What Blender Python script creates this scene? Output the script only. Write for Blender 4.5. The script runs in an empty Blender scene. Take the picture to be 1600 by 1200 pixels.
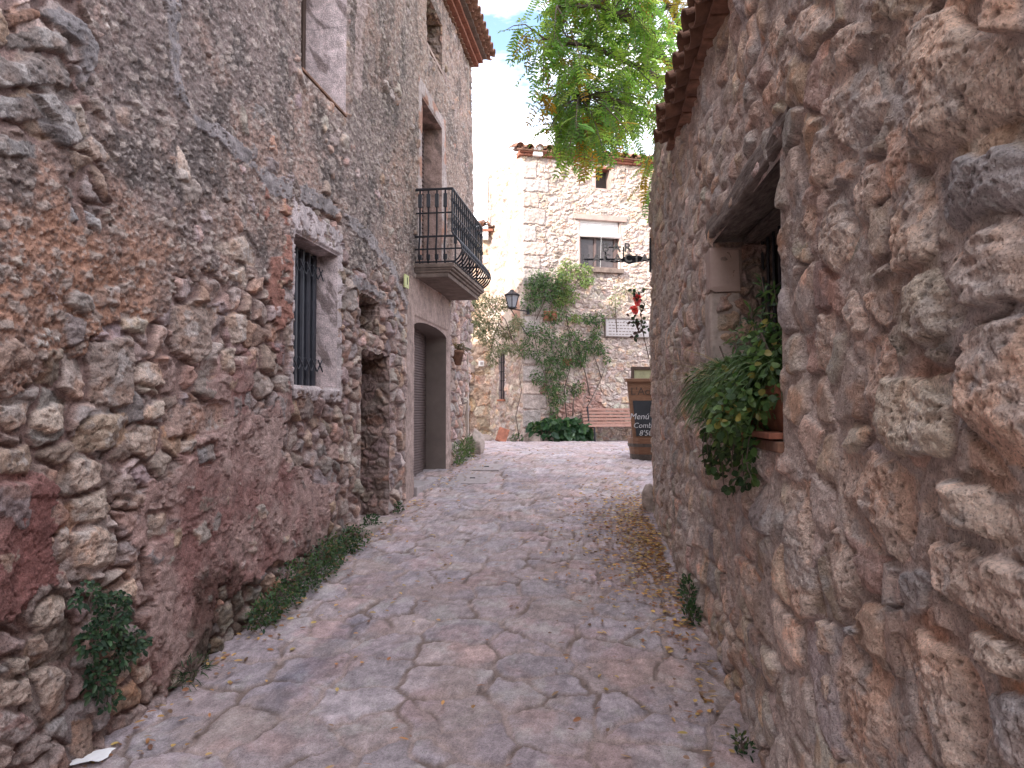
import bpy, bmesh, math, random
import numpy as np
from mathutils import Vector, Matrix

# ------------------------------------------------------------------ camera
F = 1150.0                      # focal length in pixels of the 1600 wide photograph
PITCH = math.radians(2.0)
EYE = 1.6
sc = bpy.context.scene
COL = sc.collection
cd = bpy.data.cameras.new("camera")
cam = bpy.data.objects.new("camera", cd)
COL.objects.link(cam)
cd.sensor_width = 36.0
cd.lens = 36.0 * F / 1600.0
cd.clip_start = 0.05
cd.clip_end = 2000.0
cam.location = (0, 0, EYE)
cam.rotation_euler = (math.radians(90) + PITCH, 0, 0)
sc.camera = cam
sc.render.resolution_x, sc.render.resolution_y = 1024, 768

# ------------------------------------------------------------------ light
SUN_EL, SUN_AZ = math.radians(28), math.radians(225)      # azimuth clockwise from +Y
w = bpy.data.worlds.new("World")
sc.world = w
w.use_nodes = True
nt = w.node_tree
nt.nodes.clear()
N = nt.nodes.new
wo = N("ShaderNodeOutputWorld"); bg = N("ShaderNodeBackground"); sky = N("ShaderNodeTexSky")
sky.sky_type = 'NISHITA'; sky.sun_disc = False
sky.sun_elevation = SUN_EL; sky.sun_rotation = SUN_AZ
sky.air_density = 1.0; sky.dust_density = 1.5; sky.ozone_density = 1.0
bg.inputs['Strength'].default_value = 0.12
tc = N("ShaderNodeTexCoord"); mp = N("ShaderNodeMapping"); nz = N("ShaderNodeTexNoise")
mp.inputs['Scale'].default_value = (1.6, 1.6, 4.0)
mp.inputs['Location'].default_value = (2.26, 0.7, 0.1)
nz.inputs['Scale'].default_value = 1.9; nz.inputs['Detail'].default_value = 9; nz.inputs['Roughness'].default_value = 0.58
cr = N("ShaderNodeValToRGB")
cr.color_ramp.elements[0].position = 0.40; cr.color_ramp.elements[1].position = 0.58
mx = N("ShaderNodeMix"); mx.data_type = 'RGBA'
mx.inputs[7].default_value = (9.8, 9.5, 9.9, 1)
L = nt.links.new
L(tc.outputs['Generated'], mp.inputs['Vector']); L(mp.outputs[0], nz.inputs['Vector'])
L(nz.outputs['Fac'], cr.inputs[0]); L(cr.outputs[0], mx.inputs[0]); L(sky.outputs[0], mx.inputs[6])
L(mx.outputs[2], bg.inputs['Color']); L(bg.outputs[0], wo.inputs[0])

sd = bpy.data.lights.new("sun", 'SUN')
sd.energy = 2.5; sd.angle = math.radians(0.5); sd.color = (1.0, 0.94, 0.86)
sun = bpy.data.objects.new("sun", sd); COL.objects.link(sun)
sun_dir = Vector((math.sin(SUN_AZ) * math.cos(SUN_EL), math.cos(SUN_AZ) * math.cos(SUN_EL), math.sin(SUN_EL)))
sun.rotation_euler = sun_dir.to_track_quat('Z', 'Y').to_euler()
sun.location = (-20, -20, 20)
sc.view_settings.view_transform = 'Standard'
sc.view_settings.look = 'None'
sc.view_settings.exposure = 2.05
sc.view_settings.gamma = 1.0
sc.view_settings.use_curve_mapping = False

rng = np.random.default_rng(7)
random.seed(7)

# ------------------------------------------------------------------ survey helpers: where a sight line meets a plane of the place
def ray(u, v):
    dx = (u - 800.0) / F; dy = (600.0 - v) / F
    c, s = math.cos(PITCH), math.sin(PITCH)
    return dx, c - dy * s, s + dy * c
def at(u, v, Y):
    dx, dy, dz = ray(u, v); k = Y / dy
    return Vector((dx * k, Y, EYE + dz * k))
LX0, LA = -2.48, 0.145          # left facade  X = LX0 + LA*Y
RX0, RA = 0.81, 0.093           # right facade X = RX0 + RA*Y
def hit(u, v, x0, a):
    dx, dy, dz = ray(u, v); k = x0 / (dx - a * dy)
    return k * dy, EYE + dz * k
def onL(u, v): return hit(u, v, LX0, LA)
def onR(u, v): return hit(u, v, RX0, RA)
# far house: corner and direction of its front
FC = np.array([0.266, 18.0]); FD = np.array([3.5, 0.9]) / math.hypot(3.5, 0.9); FN = np.array([FD[1], -FD[0]])
def onF(u, v):
    dx, dy, dz = ray(u, v)
    # k*(dx,dy) = FC + s*FD
    A = np.array([[dx, -FD[0]], [dy, -FD[1]]]); k, s = np.linalg.solve(A, FC)
    return s, EYE + dz * k
def farP(s, z, out=0.0):
    p = FC + FD * s + FN * out
    return Vector((p[0], p[1], z))
GY = [-30, -6, 3.41, 8.73, 10.5, 12.3, 13.5, 15, 18, 22, 60]
GZ = [-1.4, -0.95, 0.0, 0.54, 0.735, 0.885, 0.905, 0.895, 0.81, 0.78, 0.7]
def gz(y): return np.interp(y, GY, GZ)

# ------------------------------------------------------------------ numpy noise
def _h(ix, iy, seed):
    x = (ix.astype(np.int64) * 374761393 + iy.astype(np.int64) * 668265263 + seed * 1442695041) & 0xffffffff
    x = ((x ^ (x >> 13)) * 1274126177) & 0xffffffff
    return (x ^ (x >> 16)) & 0xffffffff
def pn(x, y, seed=0):
    xi = np.floor(x); yi = np.floor(y); xf = x - xi; yf = y - yi
    u = xf * xf * xf * (xf * (xf * 6 - 15) + 10); v = yf * yf * yf * (yf * (yf * 6 - 15) + 10)
    def g(ox, oy):
        a = _h(xi + ox, yi + oy, seed).astype(np.float32) * np.float32(2 * math.pi / 4294967296.0)
        return np.cos(a) * (xf - ox) + np.sin(a) * (yf - oy)
    a, b, c, d = g(0, 0), g(1, 0), g(0, 1), g(1, 1)
    return ((a + u * (b - a)) + v * ((c + u * (d - c)) - (a + u * (b - a)))) * 1.5
def fbm(x, y, o=4, seed=0, r=0.5):
    t = 0; a = 1.0; f = 1.0
    for i in range(o):
        t = t + a * pn(x * f + 17.3 * i, y * f - 9.1 * i, seed + i * 31); a *= r; f *= 2.03
    return t
def ss(x, a, b):
    t = np.clip((x - a) / (b - a), 0, 1); return t * t * (3 - 2 * t)
def lerp(a, b, t): return a + (b - a) * t
def jvor(x, y, seed=0):
    """jittered grid cells: distance to the nearest point, its random number, gap to the second"""
    xi = np.floor(x); yi = np.floor(y)
    d1 = np.full(x.shape, 9.0); d2 = np.full(x.shape, 9.0); rid = np.zeros(x.shape)
    for ox in (-1, 0, 1):
        for oy in (-1, 0, 1):
            h = _h(xi + ox, yi + oy, seed)
            px = xi + ox + (h & 1023) / 1023.0; py = yi + oy + ((h >> 10) & 1023) / 1023.0
            d = np.hypot(px - x, py - y)
            m = d < d1
            d2 = np.where(m, d1, np.minimum(d2, d)); d1 = np.where(m, d, d1)
            rid = np.where(m, ((h >> 20) & 4095) / 4095.0, rid)
    return d1, rid, d2 - d1
def cellular(S, T, seeds, M=0.75, blk=32):
    """power diagram of weighted seeds: owner, distance to its border, offset from its centre"""
    R, C = S.shape
    idx = np.zeros((R, C), np.int32); b = np.zeros((R, C)); dx = np.zeros((R, C)); dy = np.zeros((R, C))
    sx, sy, sr = seeds[:, 0], seeds[:, 1], seeds[:, 2]
    for i in range(0, R, blk):
        for j in range(0, C, blk):
            s = S[i:i+blk, j:j+blk]; t = T[i:i+blk, j:j+blk]
            m = M
            while True:
                k = np.nonzero((sx > s.min() - m) & (sx < s.max() + m) & (sy > t.min() - m) & (sy < t.max() + m))[0]
                if len(k) > 3 or m > 50: break
                m *= 2
            p = s.ravel()[:, None]; q = t.ravel()[:, None]
            D = (p - sx[k]) ** 2 + (q - sy[k]) ** 2 - sr[k] ** 2
            a = D.argmin(1); da = D[np.arange(len(a)), a]
            cc = np.hypot(sx[k][a][:, None] - sx[k], sy[k][a][:, None] - sy[k]); cc[cc < 1e-6] = 1e-9
            B = (D - da[:, None]) / (2 * cc); B[np.arange(len(a)), a] = 9
            sh = s.shape
            idx[i:i+blk, j:j+blk] = k[a].reshape(sh); b[i:i+blk, j:j+blk] = B.min(1).reshape(sh)
            dx[i:i+blk, j:j+blk] = (p[:, 0] - sx[k][a]).reshape(sh); dy[i:i+blk, j:j+blk] = (q[:, 0] - sy[k][a]).reshape(sh)
    return idx, b, dx, dy
def inpoly(X, Y, poly):
    r = np.zeros(X.shape, bool); n = len(poly)
    for i in range(n):
        x0, y0 = poly[i]; x1, y1 = poly[(i + 1) % n]
        if y0 == y1: continue
        c = ((y0 > Y) != (y1 > Y)) & (X < (x1 - x0) * (Y - y0) / (y1 - y0) + x0)
        r ^= c
    return r
def dline(X, Y, pts):
    d = np.full(X.shape, 1e9)
    for (x0, y0), (x1, y1) in zip(pts[:-1], pts[1:]):
        l = (x1 - x0) ** 2 + (y1 - y0) ** 2
        t = np.clip(((X - x0) * (x1 - x0) + (Y - y0) * (y1 - y0)) / l, 0, 1)
        d = np.minimum(d, np.hypot(X - x0 - t * (x1 - x0), Y - y0 - t * (y1 - y0)))
    return d
def rubble(s0, s1, t0, t1, size, asp=1.5, rs=0.34):
    """seeds of rough courses; size(s, t) is a stone's height"""
    out = []; t = t0
    while t < t1:
        s = s0; hm = 0
        while s < s1:
            h = size(s, t) * rng.uniform(0.6, 1.35); wd = h * asp * rng.uniform(0.6, 1.5)
            out.append((s + wd / 2, t + h * rng.uniform(-0.3, 0.3), rs * min(wd, h) * rng.uniform(0.5, 1.2)))
            if rng.random() < 0.28: out.append((s + wd / 2 + wd * rng.uniform(-.5, .5), t + h * 0.5, 0.0))
            s += wd; hm = max(hm, size(s, t))
        t += hm * rng.uniform(0.75, 1.0)
    return out
def columns(a, b, n, dens, snaps=()):
    x = np.linspace(a, b, 4000); c = np.cumsum(dens(x)); c = (c - c[0]) / (c[-1] - c[0])
    g = np.interp(np.linspace(0, 1, n), c, x)
    for sv in snaps:
        g[np.abs(g - sv).argmin()] = sv
    return np.sort(g)

# ------------------------------------------------------------------ mesh helpers
def link(o, parent=None):
    COL.objects.link(o)
    if parent is not None:
        o.parent = parent
        o.matrix_parent_inverse = Matrix.Translation(-parent.location) if parent.parent is None and parent.type == 'EMPTY' else Matrix.Identity(4)
    return o
def tag(o, label, cat, group=None, kind=None):
    o['label'] = label
    if cat: o['category'] = cat
    if group: o['group'] = group
    if kind: o['kind'] = kind
    return o
def thing(name, label, cat, loc=(0, 0, 0), group=None):
    o = bpy.data.objects.new(name, None); o.location = loc; o.empty_display_size = 0.2
    COL.objects.link(o)
    return tag(o, label, cat, group)
def raw_mesh(name, V, Fq, mat, parent=None, col=None, smooth=True):
    """V (n,3), Fq (m,4) or (m,3) index array"""
    V = np.ascontiguousarray(V, np.float32); Fq = np.ascontiguousarray(Fq, np.int32)
    me = bpy.data.meshes.new(name)
    n, m, k = len(V), len(Fq), Fq.shape[1]
    me.vertices.add(n); me.vertices.foreach_set('co', V.ravel())
    me.loops.add(m * k); me.loops.foreach_set('vertex_index', Fq.ravel())
    me.polygons.add(m)
    me.polygons.foreach_set('loop_start', np.arange(0, m * k, k, dtype=np.int32))
    me.polygons.foreach_set('loop_total', np.full(m, k, np.int32))
    me.polygons.foreach_set('use_smooth', np.full(m, smooth))
    if col is not None:
        at_ = me.attributes.new('Col', 'FLOAT_COLOR', 'POINT')
        c4 = np.ones((n, 4), np.float32); c4[:, :3] = col
        at_.data.foreach_set('color', c4.ravel())
    me.update(calc_edges=True); me.validate()
    me.materials.append(mat)
    return link(bpy.data.objects.new(name, me), parent)
def grid_mesh(name, P, mat, parent=None, col=None, keep=None, flip=False, smooth=True):
    R, C = P.shape[:2]
    i = np.arange(R * C).reshape(R, C)
    q = np.stack([i[:-1, :-1], i[:-1, 1:], i[1:, 1:], i[1:, :-1]], -1)
    if flip: q = q[..., ::-1]
    q = q.reshape(-1, 4)
    if keep is not None: q = q[keep.ravel()]
    used = np.zeros(R * C, bool); used[q.ravel()] = True
    mp_ = np.cumsum(used) - 1
    V = P.reshape(-1, 3)[used]; c = None if col is None else col.reshape(-1, 3)[used]
    return raw_mesh(name, V, mp_[q], mat, parent, c, smooth)

class MB:
    def __init__(s): s.v = []; s.f = []
    def add(s, vs, fs):
        b = len(s.v); s.v += [tuple(x) for x in vs]; s.f += [tuple(b + i for i in f) for f in fs]; return s
    def box(s, c, size, rot=None):
        hx, hy, hz = [k / 2 for k in size]; vs = []
        for z in (-hz, hz):
            for x, y in ((-hx, -hy), (hx, -hy), (hx, hy), (-hx, hy)):
                p = Vector((x, y, z)); p = rot @ p if rot is not None else p
                vs.append(p + Vector(c))
        return s.add(vs, [(3, 2, 1, 0), (4, 5, 6, 7), (0, 1, 5, 4), (1, 2, 6, 5), (2, 3, 7, 6), (3, 0, 4, 7)])
    def tube(s, pts, r, n=6, cap=True):
        pts = [Vector(p) for p in pts]; rs = r if isinstance(r, (list, tuple)) else [r] * len(pts)
        rings = []; up = None
        for i, p in enumerate(pts):
            d = (pts[min(i + 1, len(pts) - 1)] - pts[max(i - 1, 0)])
            d = d.normalized() if d.length > 1e-9 else Vector((0, 0, 1))
            if up is None: up = d.orthogonal().normalized()
            up = (up - d * up.dot(d)); up = up.normalized() if up.length > 1e-6 else d.orthogonal().normalized()
            sd_ = d.cross(up)
            rings.append([p + (up * math.cos(2 * math.pi * k / n) + sd_ * math.sin(2 * math.pi * k / n)) * rs[i] for k in range(n)])
        vs = [x for g in rings for x in g]; fs = []
        for i in range(len(pts) - 1):
            for k in range(n):
                a = i * n + k; b = i * n + (k + 1) % n
                fs.append((a, b, b + n, a + n))
        if cap:
            fs.append(tuple(range(n - 1, -1, -1))); fs.append(tuple((len(pts) - 1) * n + k for k in range(n)))
        return s.add(vs, fs)
    def lathe(s, c, prof, n=20, a0=0.0, a1=2 * math.pi, axis=None):
        full = abs(a1 - a0 - 2 * math.pi) < 1e-6; m = n if full else n + 1
        vs = []
        for r, z in prof:
            for k in range(m):
                a = a0 + (a1 - a0) * k / n
                vs.append(Vector((r * math.cos(a), r * math.sin(a), z)) + Vector(c))
        fs = []
        for i in range(len(prof) - 1):
            for k in range(n):
                k2 = (k + 1) % m
                fs.append((i * m + k, i * m + k2, (i + 1) * m + k2, (i + 1) * m + k))
        return s.add(vs, fs)
    def prism(s, poly, ext):
        """poly: list of 3D points (planar); ext: vector"""
        n = len(poly); e = Vector(ext); a = [Vector(p) for p in poly]
        return s.add(a + [p + e for p in a], [tuple(range(n - 1, -1, -1)), tuple(range(n, 2 * n))] +
                     [(i, (i + 1) % n, n + (i + 1) % n, n + i) for i in range(n)])
    def halftube(s, p0, p1, r0, r1, up, th=0.014, n=8, sag=1.0):
        """canal tile: half pipe from p0 to p1, open away from up"""
        p0, p1, up = Vector(p0), Vector(p1), Vector(up).normalized()
        d = (p1 - p0).normalized(); up = (up - d * up.dot(d)).normalized(); sd_ = d.cross(up)
        vs = []
        for p, r in ((p0, r0), (p1, r1)):
            for q in (r, r - th):
                for k in range(n + 1):
                    a = math.pi * k / n
                    vs.append(p + sd_ * (math.cos(a) * q) + up * (math.sin(a) * q * sag))
        m = n + 1; fs = []
        for k in range(n):
            fs += [(k, k + 1, 2 * m + k + 1, 2 * m + k), (m + k + 1, m + k, 3 * m + k, 3 * m + k + 1),
                   (k + 1, k, m + k, m + k + 1), (2 * m + k, 2 * m + k + 1, 3 * m + k + 1, 3 * m + k)]
        fs += [(0, 2 * m, 3 * m, m), (n, m + n, 3 * m + n, 2 * m + n)]
        return s.add(vs, fs)
    def build(s, name, mat, parent=None, bevel=0.0, smooth=False, rough=0.0):
        me = bpy.data.meshes.new(name)
        bm = bmesh.new()
        vv = [bm.verts.new(v) for v in s.v]
        for f in s.f:
            try: bm.faces.new([vv[i] for i in f])
            except ValueError: pass
        bmesh.ops.recalc_face_normals(bm, faces=bm.faces)
        if bevel > 0:
            bmesh.ops.bevel(bm, geom=list(bm.edges), offset=bevel, segments=2, affect='EDGES', profile=0.6, clamp_overlap=True)
        if rough > 0:
            for v in bm.verts:
                v.co += Vector((random.uniform(-1, 1), random.uniform(-1, 1), random.uniform(-1, 1))) * rough
        bm.to_mesh(me); bm.free()
        if smooth:
            me.polygons.foreach_set('use_smooth', np.ones(len(me.polygons), bool))
        me.materials.append(mat)
        return link(bpy.data.objects.new(name, me), parent)

def lump(name, c, r, mat, parent=None, seed=0, sub=4, amp=0.22, flat=None):
    """an irregular stone"""
    bm = bmesh.new(); bmesh.ops.create_icosphere(bm, subdivisions=sub, radius=1)
    pts = np.array([v.co for v in bm.verts])
    rr = np.random.default_rng(seed); d = np.zeros(len(pts))
    for k in range(9):                                        # planes knocked off the block
        nrm = rr.normal(size=3); nrm /= np.linalg.norm(nrm)
        h = pts @ nrm; lim = rr.uniform(0.62, 0.95)
        pts -= np.outer(np.maximum(h - lim, 0) * 0.85, nrm)
    pts *= (1 + amp * 0.35 * fbm(pts[:, 0] * 2 + seed, pts[:, 1] * 2 + pts[:, 2], 4, seed))[:, None]
    for v, p in zip(bm.verts, pts): v.co = (c[0] + p[0] * r[0], c[1] + p[1] * r[1], c[2] + p[2] * r[2])
    me = bpy.data.meshes.new(name); bm.to_mesh(me); bm.free()
    me.polygons.foreach_set('use_smooth', np.ones(len(me.polygons), bool)); me.materials.append(mat)
    return link(bpy.data.objects.new(name, me), parent)

# leaves: one strip of faces per leaf along a profile of (t, half width)
LANCE = [(0, .02), (.28, .75), (.6, .8), (1, .02)]
OVAL = [(0, .05), (.2, .75), (.5, 1), (.8, .75), (1, .05)]
BLADE = [(0, .6), (.35, 1), (.7, .7), (1, .03)]
def leaves(C, D, Nn, Ln, Wd, prof=LANCE, fold=0.25, droop=0.15):
    C = np.asarray(C, float); D = np.asarray(D, float); Nn = np.asarray(Nn, float)
    D = D / (np.linalg.norm(D, axis=1, keepdims=True) + 1e-9)
    Nn = Nn - D * (Nn * D).sum(1, keepdims=True); Nn /= (np.linalg.norm(Nn, axis=1, keepdims=True) + 1e-9)
    Sd = np.cross(D, Nn); n = len(C); k = len(prof)
    Ln = np.broadcast_to(Ln, (n,))[:, None]; Wd = np.broadcast_to(Wd, (n,))[:, None]
    V = np.zeros((n, k, 3, 3))
    for i, (t, hw) in enumerate(prof):
        m = C + D * Ln * t; m = m.copy(); m[:, 2] -= (droop * Ln[:, 0]) * t * t
        V[:, i, 1] = m
        V[:, i, 0] = m - Sd * Wd * hw * 0.5 + Nn * Wd * hw * 0.5 * fold
        V[:, i, 2] = m + Sd * Wd * hw * 0.5 + Nn * Wd * hw * 0.5 * fold
    base = (np.arange(n) * k * 3)[:, None]
    q = []
    for i in range(k - 1):
        a = i * 3
        q.append(np.concatenate([base + a, base + a + 1, base + a + 4, base + a + 3], 1))
        q.append(np.concatenate([base + a + 1, base + a + 2, base + a + 5, base + a + 4], 1))
    return V.reshape(-1, 3), np.concatenate(q), k * 3
def leaf_obj(name, parts, mat, parent=None):
    """parts: list of (V, Q, verts per leaf, colours per leaf)"""
    Vs, Qs, Cs, b = [], [], [], 0
    for V, Q, k, c in parts:
        Vs.append(V); Qs.append(Q + b); Cs.append(np.repeat(c, k, 0)); b += len(V)
    return raw_mesh(name, np.concatenate(Vs), np.concatenate(Qs), mat, parent, np.concatenate(Cs), smooth=False)
def tint(n, cols, var=0.25):
    cols = np.array(cols); c = cols[rng.integers(0, len(cols), n)]
    return c * rng.uniform(1 - var, 1 + var, (n, 1)) * rng.uniform(0.93, 1.07, (n, 3))
def unit(n):
    d = rng.normal(size=(n, 3)); return d / np.linalg.norm(d, axis=1, keepdims=True)
GREEN = [(.035, .075, .025), (.05, .10, .03), (.07, .13, .035), (.025, .055, .022)]
DARKG = [(.02, .05, .022), (.03, .07, .03), (.045, .09, .035)]
LIGHTG = [(.10, .17, .035), (.13, .19, .05), (.07, .13, .03)]
def blob_leaves(blobs, n, ln, wd, cols, prof=LANCE, out=0.6, up=0.4, droop=0.2, hollow=0.35, fold=0.25, nvec=None):
    """leaf clumps spread through ellipsoids: blobs = [(centre, radii)]"""
    vol = np.array([r[0] * r[1] * r[2] for _, r in blobs]); vol = vol ** 0.75
    cnt = rng.multinomial(n, vol / vol.sum()); Cs, Ds = [], []
    for (c, r), m in zip(blobs, cnt):
        d = unit(m); rad = rng.uniform(hollow, 1, (m, 1)) ** 0.6
        Cs.append(np.array(c) + d * rad * np.array(r)); Ds.append(d * out + unit(m) * 0.7 + np.array([0, 0, up]))
    C = np.concatenate(Cs); D = np.concatenate(Ds); m = len(C)
    Nn = unit(m) * 0.6 + np.array(nvec if nvec is not None else [0, -0.3, 0.8])
    V, Q, k = leaves(C, D, Nn, ln * rng.uniform(.6, 1.2, m), wd * rng.uniform(.7, 1.2, m), prof, fold, droop)
    return (V, Q, k, tint(m, cols))

# ------------------------------------------------------------------ materials
def newmat(name):
    m = bpy.data.materials.new(name); m.use_nodes = True; t = m.node_tree; t.nodes.clear()
    o = t.nodes.new("ShaderNodeOutputMaterial"); p = t.nodes.new("ShaderNodeBsdfPrincipled")
    t.links.new(p.outputs[0], o.inputs[0]); return m, t, p, o
def mat_masonry(name, fine=90.0, bump=0.5, dist=0.012, var=0.3, pits=0.0, sat=1.0):
    m, t, p, o = newmat(name); nn = t.nodes.new; l = t.links.new
    a = nn("ShaderNodeAttribute"); a.attribute_name = 'Col'
    tc = nn("ShaderNodeTexCoord")
    n1 = nn("ShaderNodeTexNoise"); n1.inputs['Scale'].default_value = 14; n1.inputs['Detail'].default_value = 10; n1.inputs['Roughness'].default_value = 0.7
    n2 = nn("ShaderNodeTexNoise"); n2.inputs['Scale'].default_value = fine; n2.inputs['Detail'].default_value = 6; n2.inputs['Roughness'].default_value = 0.65
    for k in (n1, n2): l(tc.outputs['Object'], k.inputs['Vector'])
    r1 = nn("ShaderNodeMapRange"); r1.inputs['From Min'].default_value = .3; r1.inputs['From Max'].default_value = .7
    r1.inputs['To Min'].default_value = 1 - var; r1.inputs['To Max'].default_value = 1 + var
    r2 = nn("ShaderNodeMapRange"); r2.inputs['From Min'].default_value = .3; r2.inputs['From Max'].default_value = .7
    r2.inputs['To Min'].default_value = 1 - var; r2.inputs['To Max'].default_value = 1 + var * 0.9
    l(n1.outputs['Fac'], r1.inputs['Value']); l(n2.outputs['Fac'], r2.inputs['Value'])
    mu = nn("ShaderNodeMath"); mu.operation = 'MULTIPLY'; l(r1.outputs[0], mu.inputs[0]); l(r2.outputs[0], mu.inputs[1])
    vm = nn("ShaderNodeVectorMath"); vm.operation = 'SCALE'; l(a.outputs['Color'], vm.inputs[0]); l(mu.outputs[0], vm.inputs['Scale'])
    n3 = nn("ShaderNodeTexNoise"); n3.inputs['Scale'].default_value = fine * 2.6; n3.inputs['Detail'].default_value = 3; l(tc.outputs['Object'], n3.inputs['Vector'])
    r3 = nn("ShaderNodeMapRange"); r3.inputs['From Min'].default_value = .27; r3.inputs['From Max'].default_value = .47; r3.inputs['To Min'].default_value = .45; r3.inputs['To Max'].default_value = 1.04
    l(n3.outputs['Fac'], r3.inputs['Value'])
    v2 = nn("ShaderNodeVectorMath"); v2.operation = 'SCALE'; l(vm.outputs[0], v2.inputs[0]); l(r3.outputs[0], v2.inputs['Scale'])
    l(v2.outputs[0], p.inputs['Base Color'])
    p.inputs['Roughness'].default_value = 0.93; p.inputs['Specular IOR Level'].default_value = 0.25
    hsum = n2.outputs['Fac']
    if pits > 0:
        vo = nn("ShaderNodeTexVoronoi"); vo.inputs['Scale'].default_value = 55; l(tc.outputs['Object'], vo.inputs['Vector'])
        pr = nn("ShaderNodeMapRange"); pr.inputs['From Min'].default_value = 0.05; pr.inputs['From Max'].default_value = 0.32
        l(vo.outputs['Distance'], pr.inputs['Value'])
        ma = nn("ShaderNodeMath"); ma.operation = 'MULTIPLY_ADD'; ma.inputs[1].default_value = pits
        l(pr.outputs[0], ma.inputs[0]); l(n2.outputs['Fac'], ma.inputs[2]); hsum = ma.outputs[0]
    b = nn("ShaderNodeBump"); b.inputs['Strength'].default_value = bump; b.inputs['Distance'].default_value = dist
    l(hsum, b.inputs['Height']); l(b.outputs[0], p.inputs['Normal'])
    return m
def mat_plain(name, c, rough=0.7, var=0.2, scale=20.0, bump=0.2, dist=0.004, metal=0.0, c2=None, stretch=(1, 1, 1), spec=0.4):
    m, t, p, o = newmat(name); nn = t.nodes.new; l = t.links.new
    tc = nn("ShaderNodeTexCoord"); mp = nn("ShaderNodeMapping"); mp.inputs['Scale'].default_value = stretch
    n1 = nn("ShaderNodeTexNoise"); n1.inputs['Scale'].default_value = scale; n1.inputs['Detail'].default_value = 8; n1.inputs['Roughness'].default_value = 0.65
    l(tc.outputs['Object'], mp.inputs[0]); l(mp.outputs[0], n1.inputs['Vector'])
    r = nn("ShaderNodeValToRGB"); r.color_ramp.elements[0].position = .32; r.color_ramp.elements[1].position = .68
    c2 = c2 or tuple(min(1, k * (1 + var)) for k in c); c1 = tuple(k * (1 - var) for k in c)
    r.color_ramp.elements[0].color = (*c1, 1); r.color_ramp.elements[1].color = (*c2, 1)
    l(n1.outputs['Fac'], r.inputs[0]); l(r.outputs[0], p.inputs['Base Color'])
    p.inputs['Roughness'].default_value = rough; p.inputs['Metallic'].default_value = metal; p.inputs['Specular IOR Level'].default_value = spec
    if bump > 0:
        b = nn("ShaderNodeBump"); b.inputs['Strength'].default_value = bump; b.inputs['Distance'].default_value = dist
        l(n1.outputs['Fac'], b.inputs['Height']); l(b.outputs[0], p.inputs['Normal'])
    return m
def mat_leaf(name, trans=0.35, rough=0.45):
    m, t, p, o = newmat(name); nn = t.nodes.new; l = t.links.new
    a = nn("ShaderNodeAttribute"); a.attribute_name = 'Col'
    l(a.outputs['Color'], p.inputs['Base Color']); p.inputs['Roughness'].default_value = rough; p.inputs['Specular IOR Level'].default_value = 0.35
    tr = nn("ShaderNodeBsdfTranslucent"); hs = nn("ShaderNodeHueSaturation"); hs.inputs['Hue'].default_value = 0.485; hs.inputs['Value'].default_value = 1.7
    l(a.outputs['Color'], hs.inputs['Color']); l(hs.outputs[0], tr.inputs[0])
    mx = nn("ShaderNodeMixShader"); mx.inputs[0].default_value = trans
    l(p.outputs[0], mx.inputs[1]); l(tr.outputs[0], mx.inputs[2]); l(mx.outputs[0], o.inputs[0])
    return m
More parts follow.
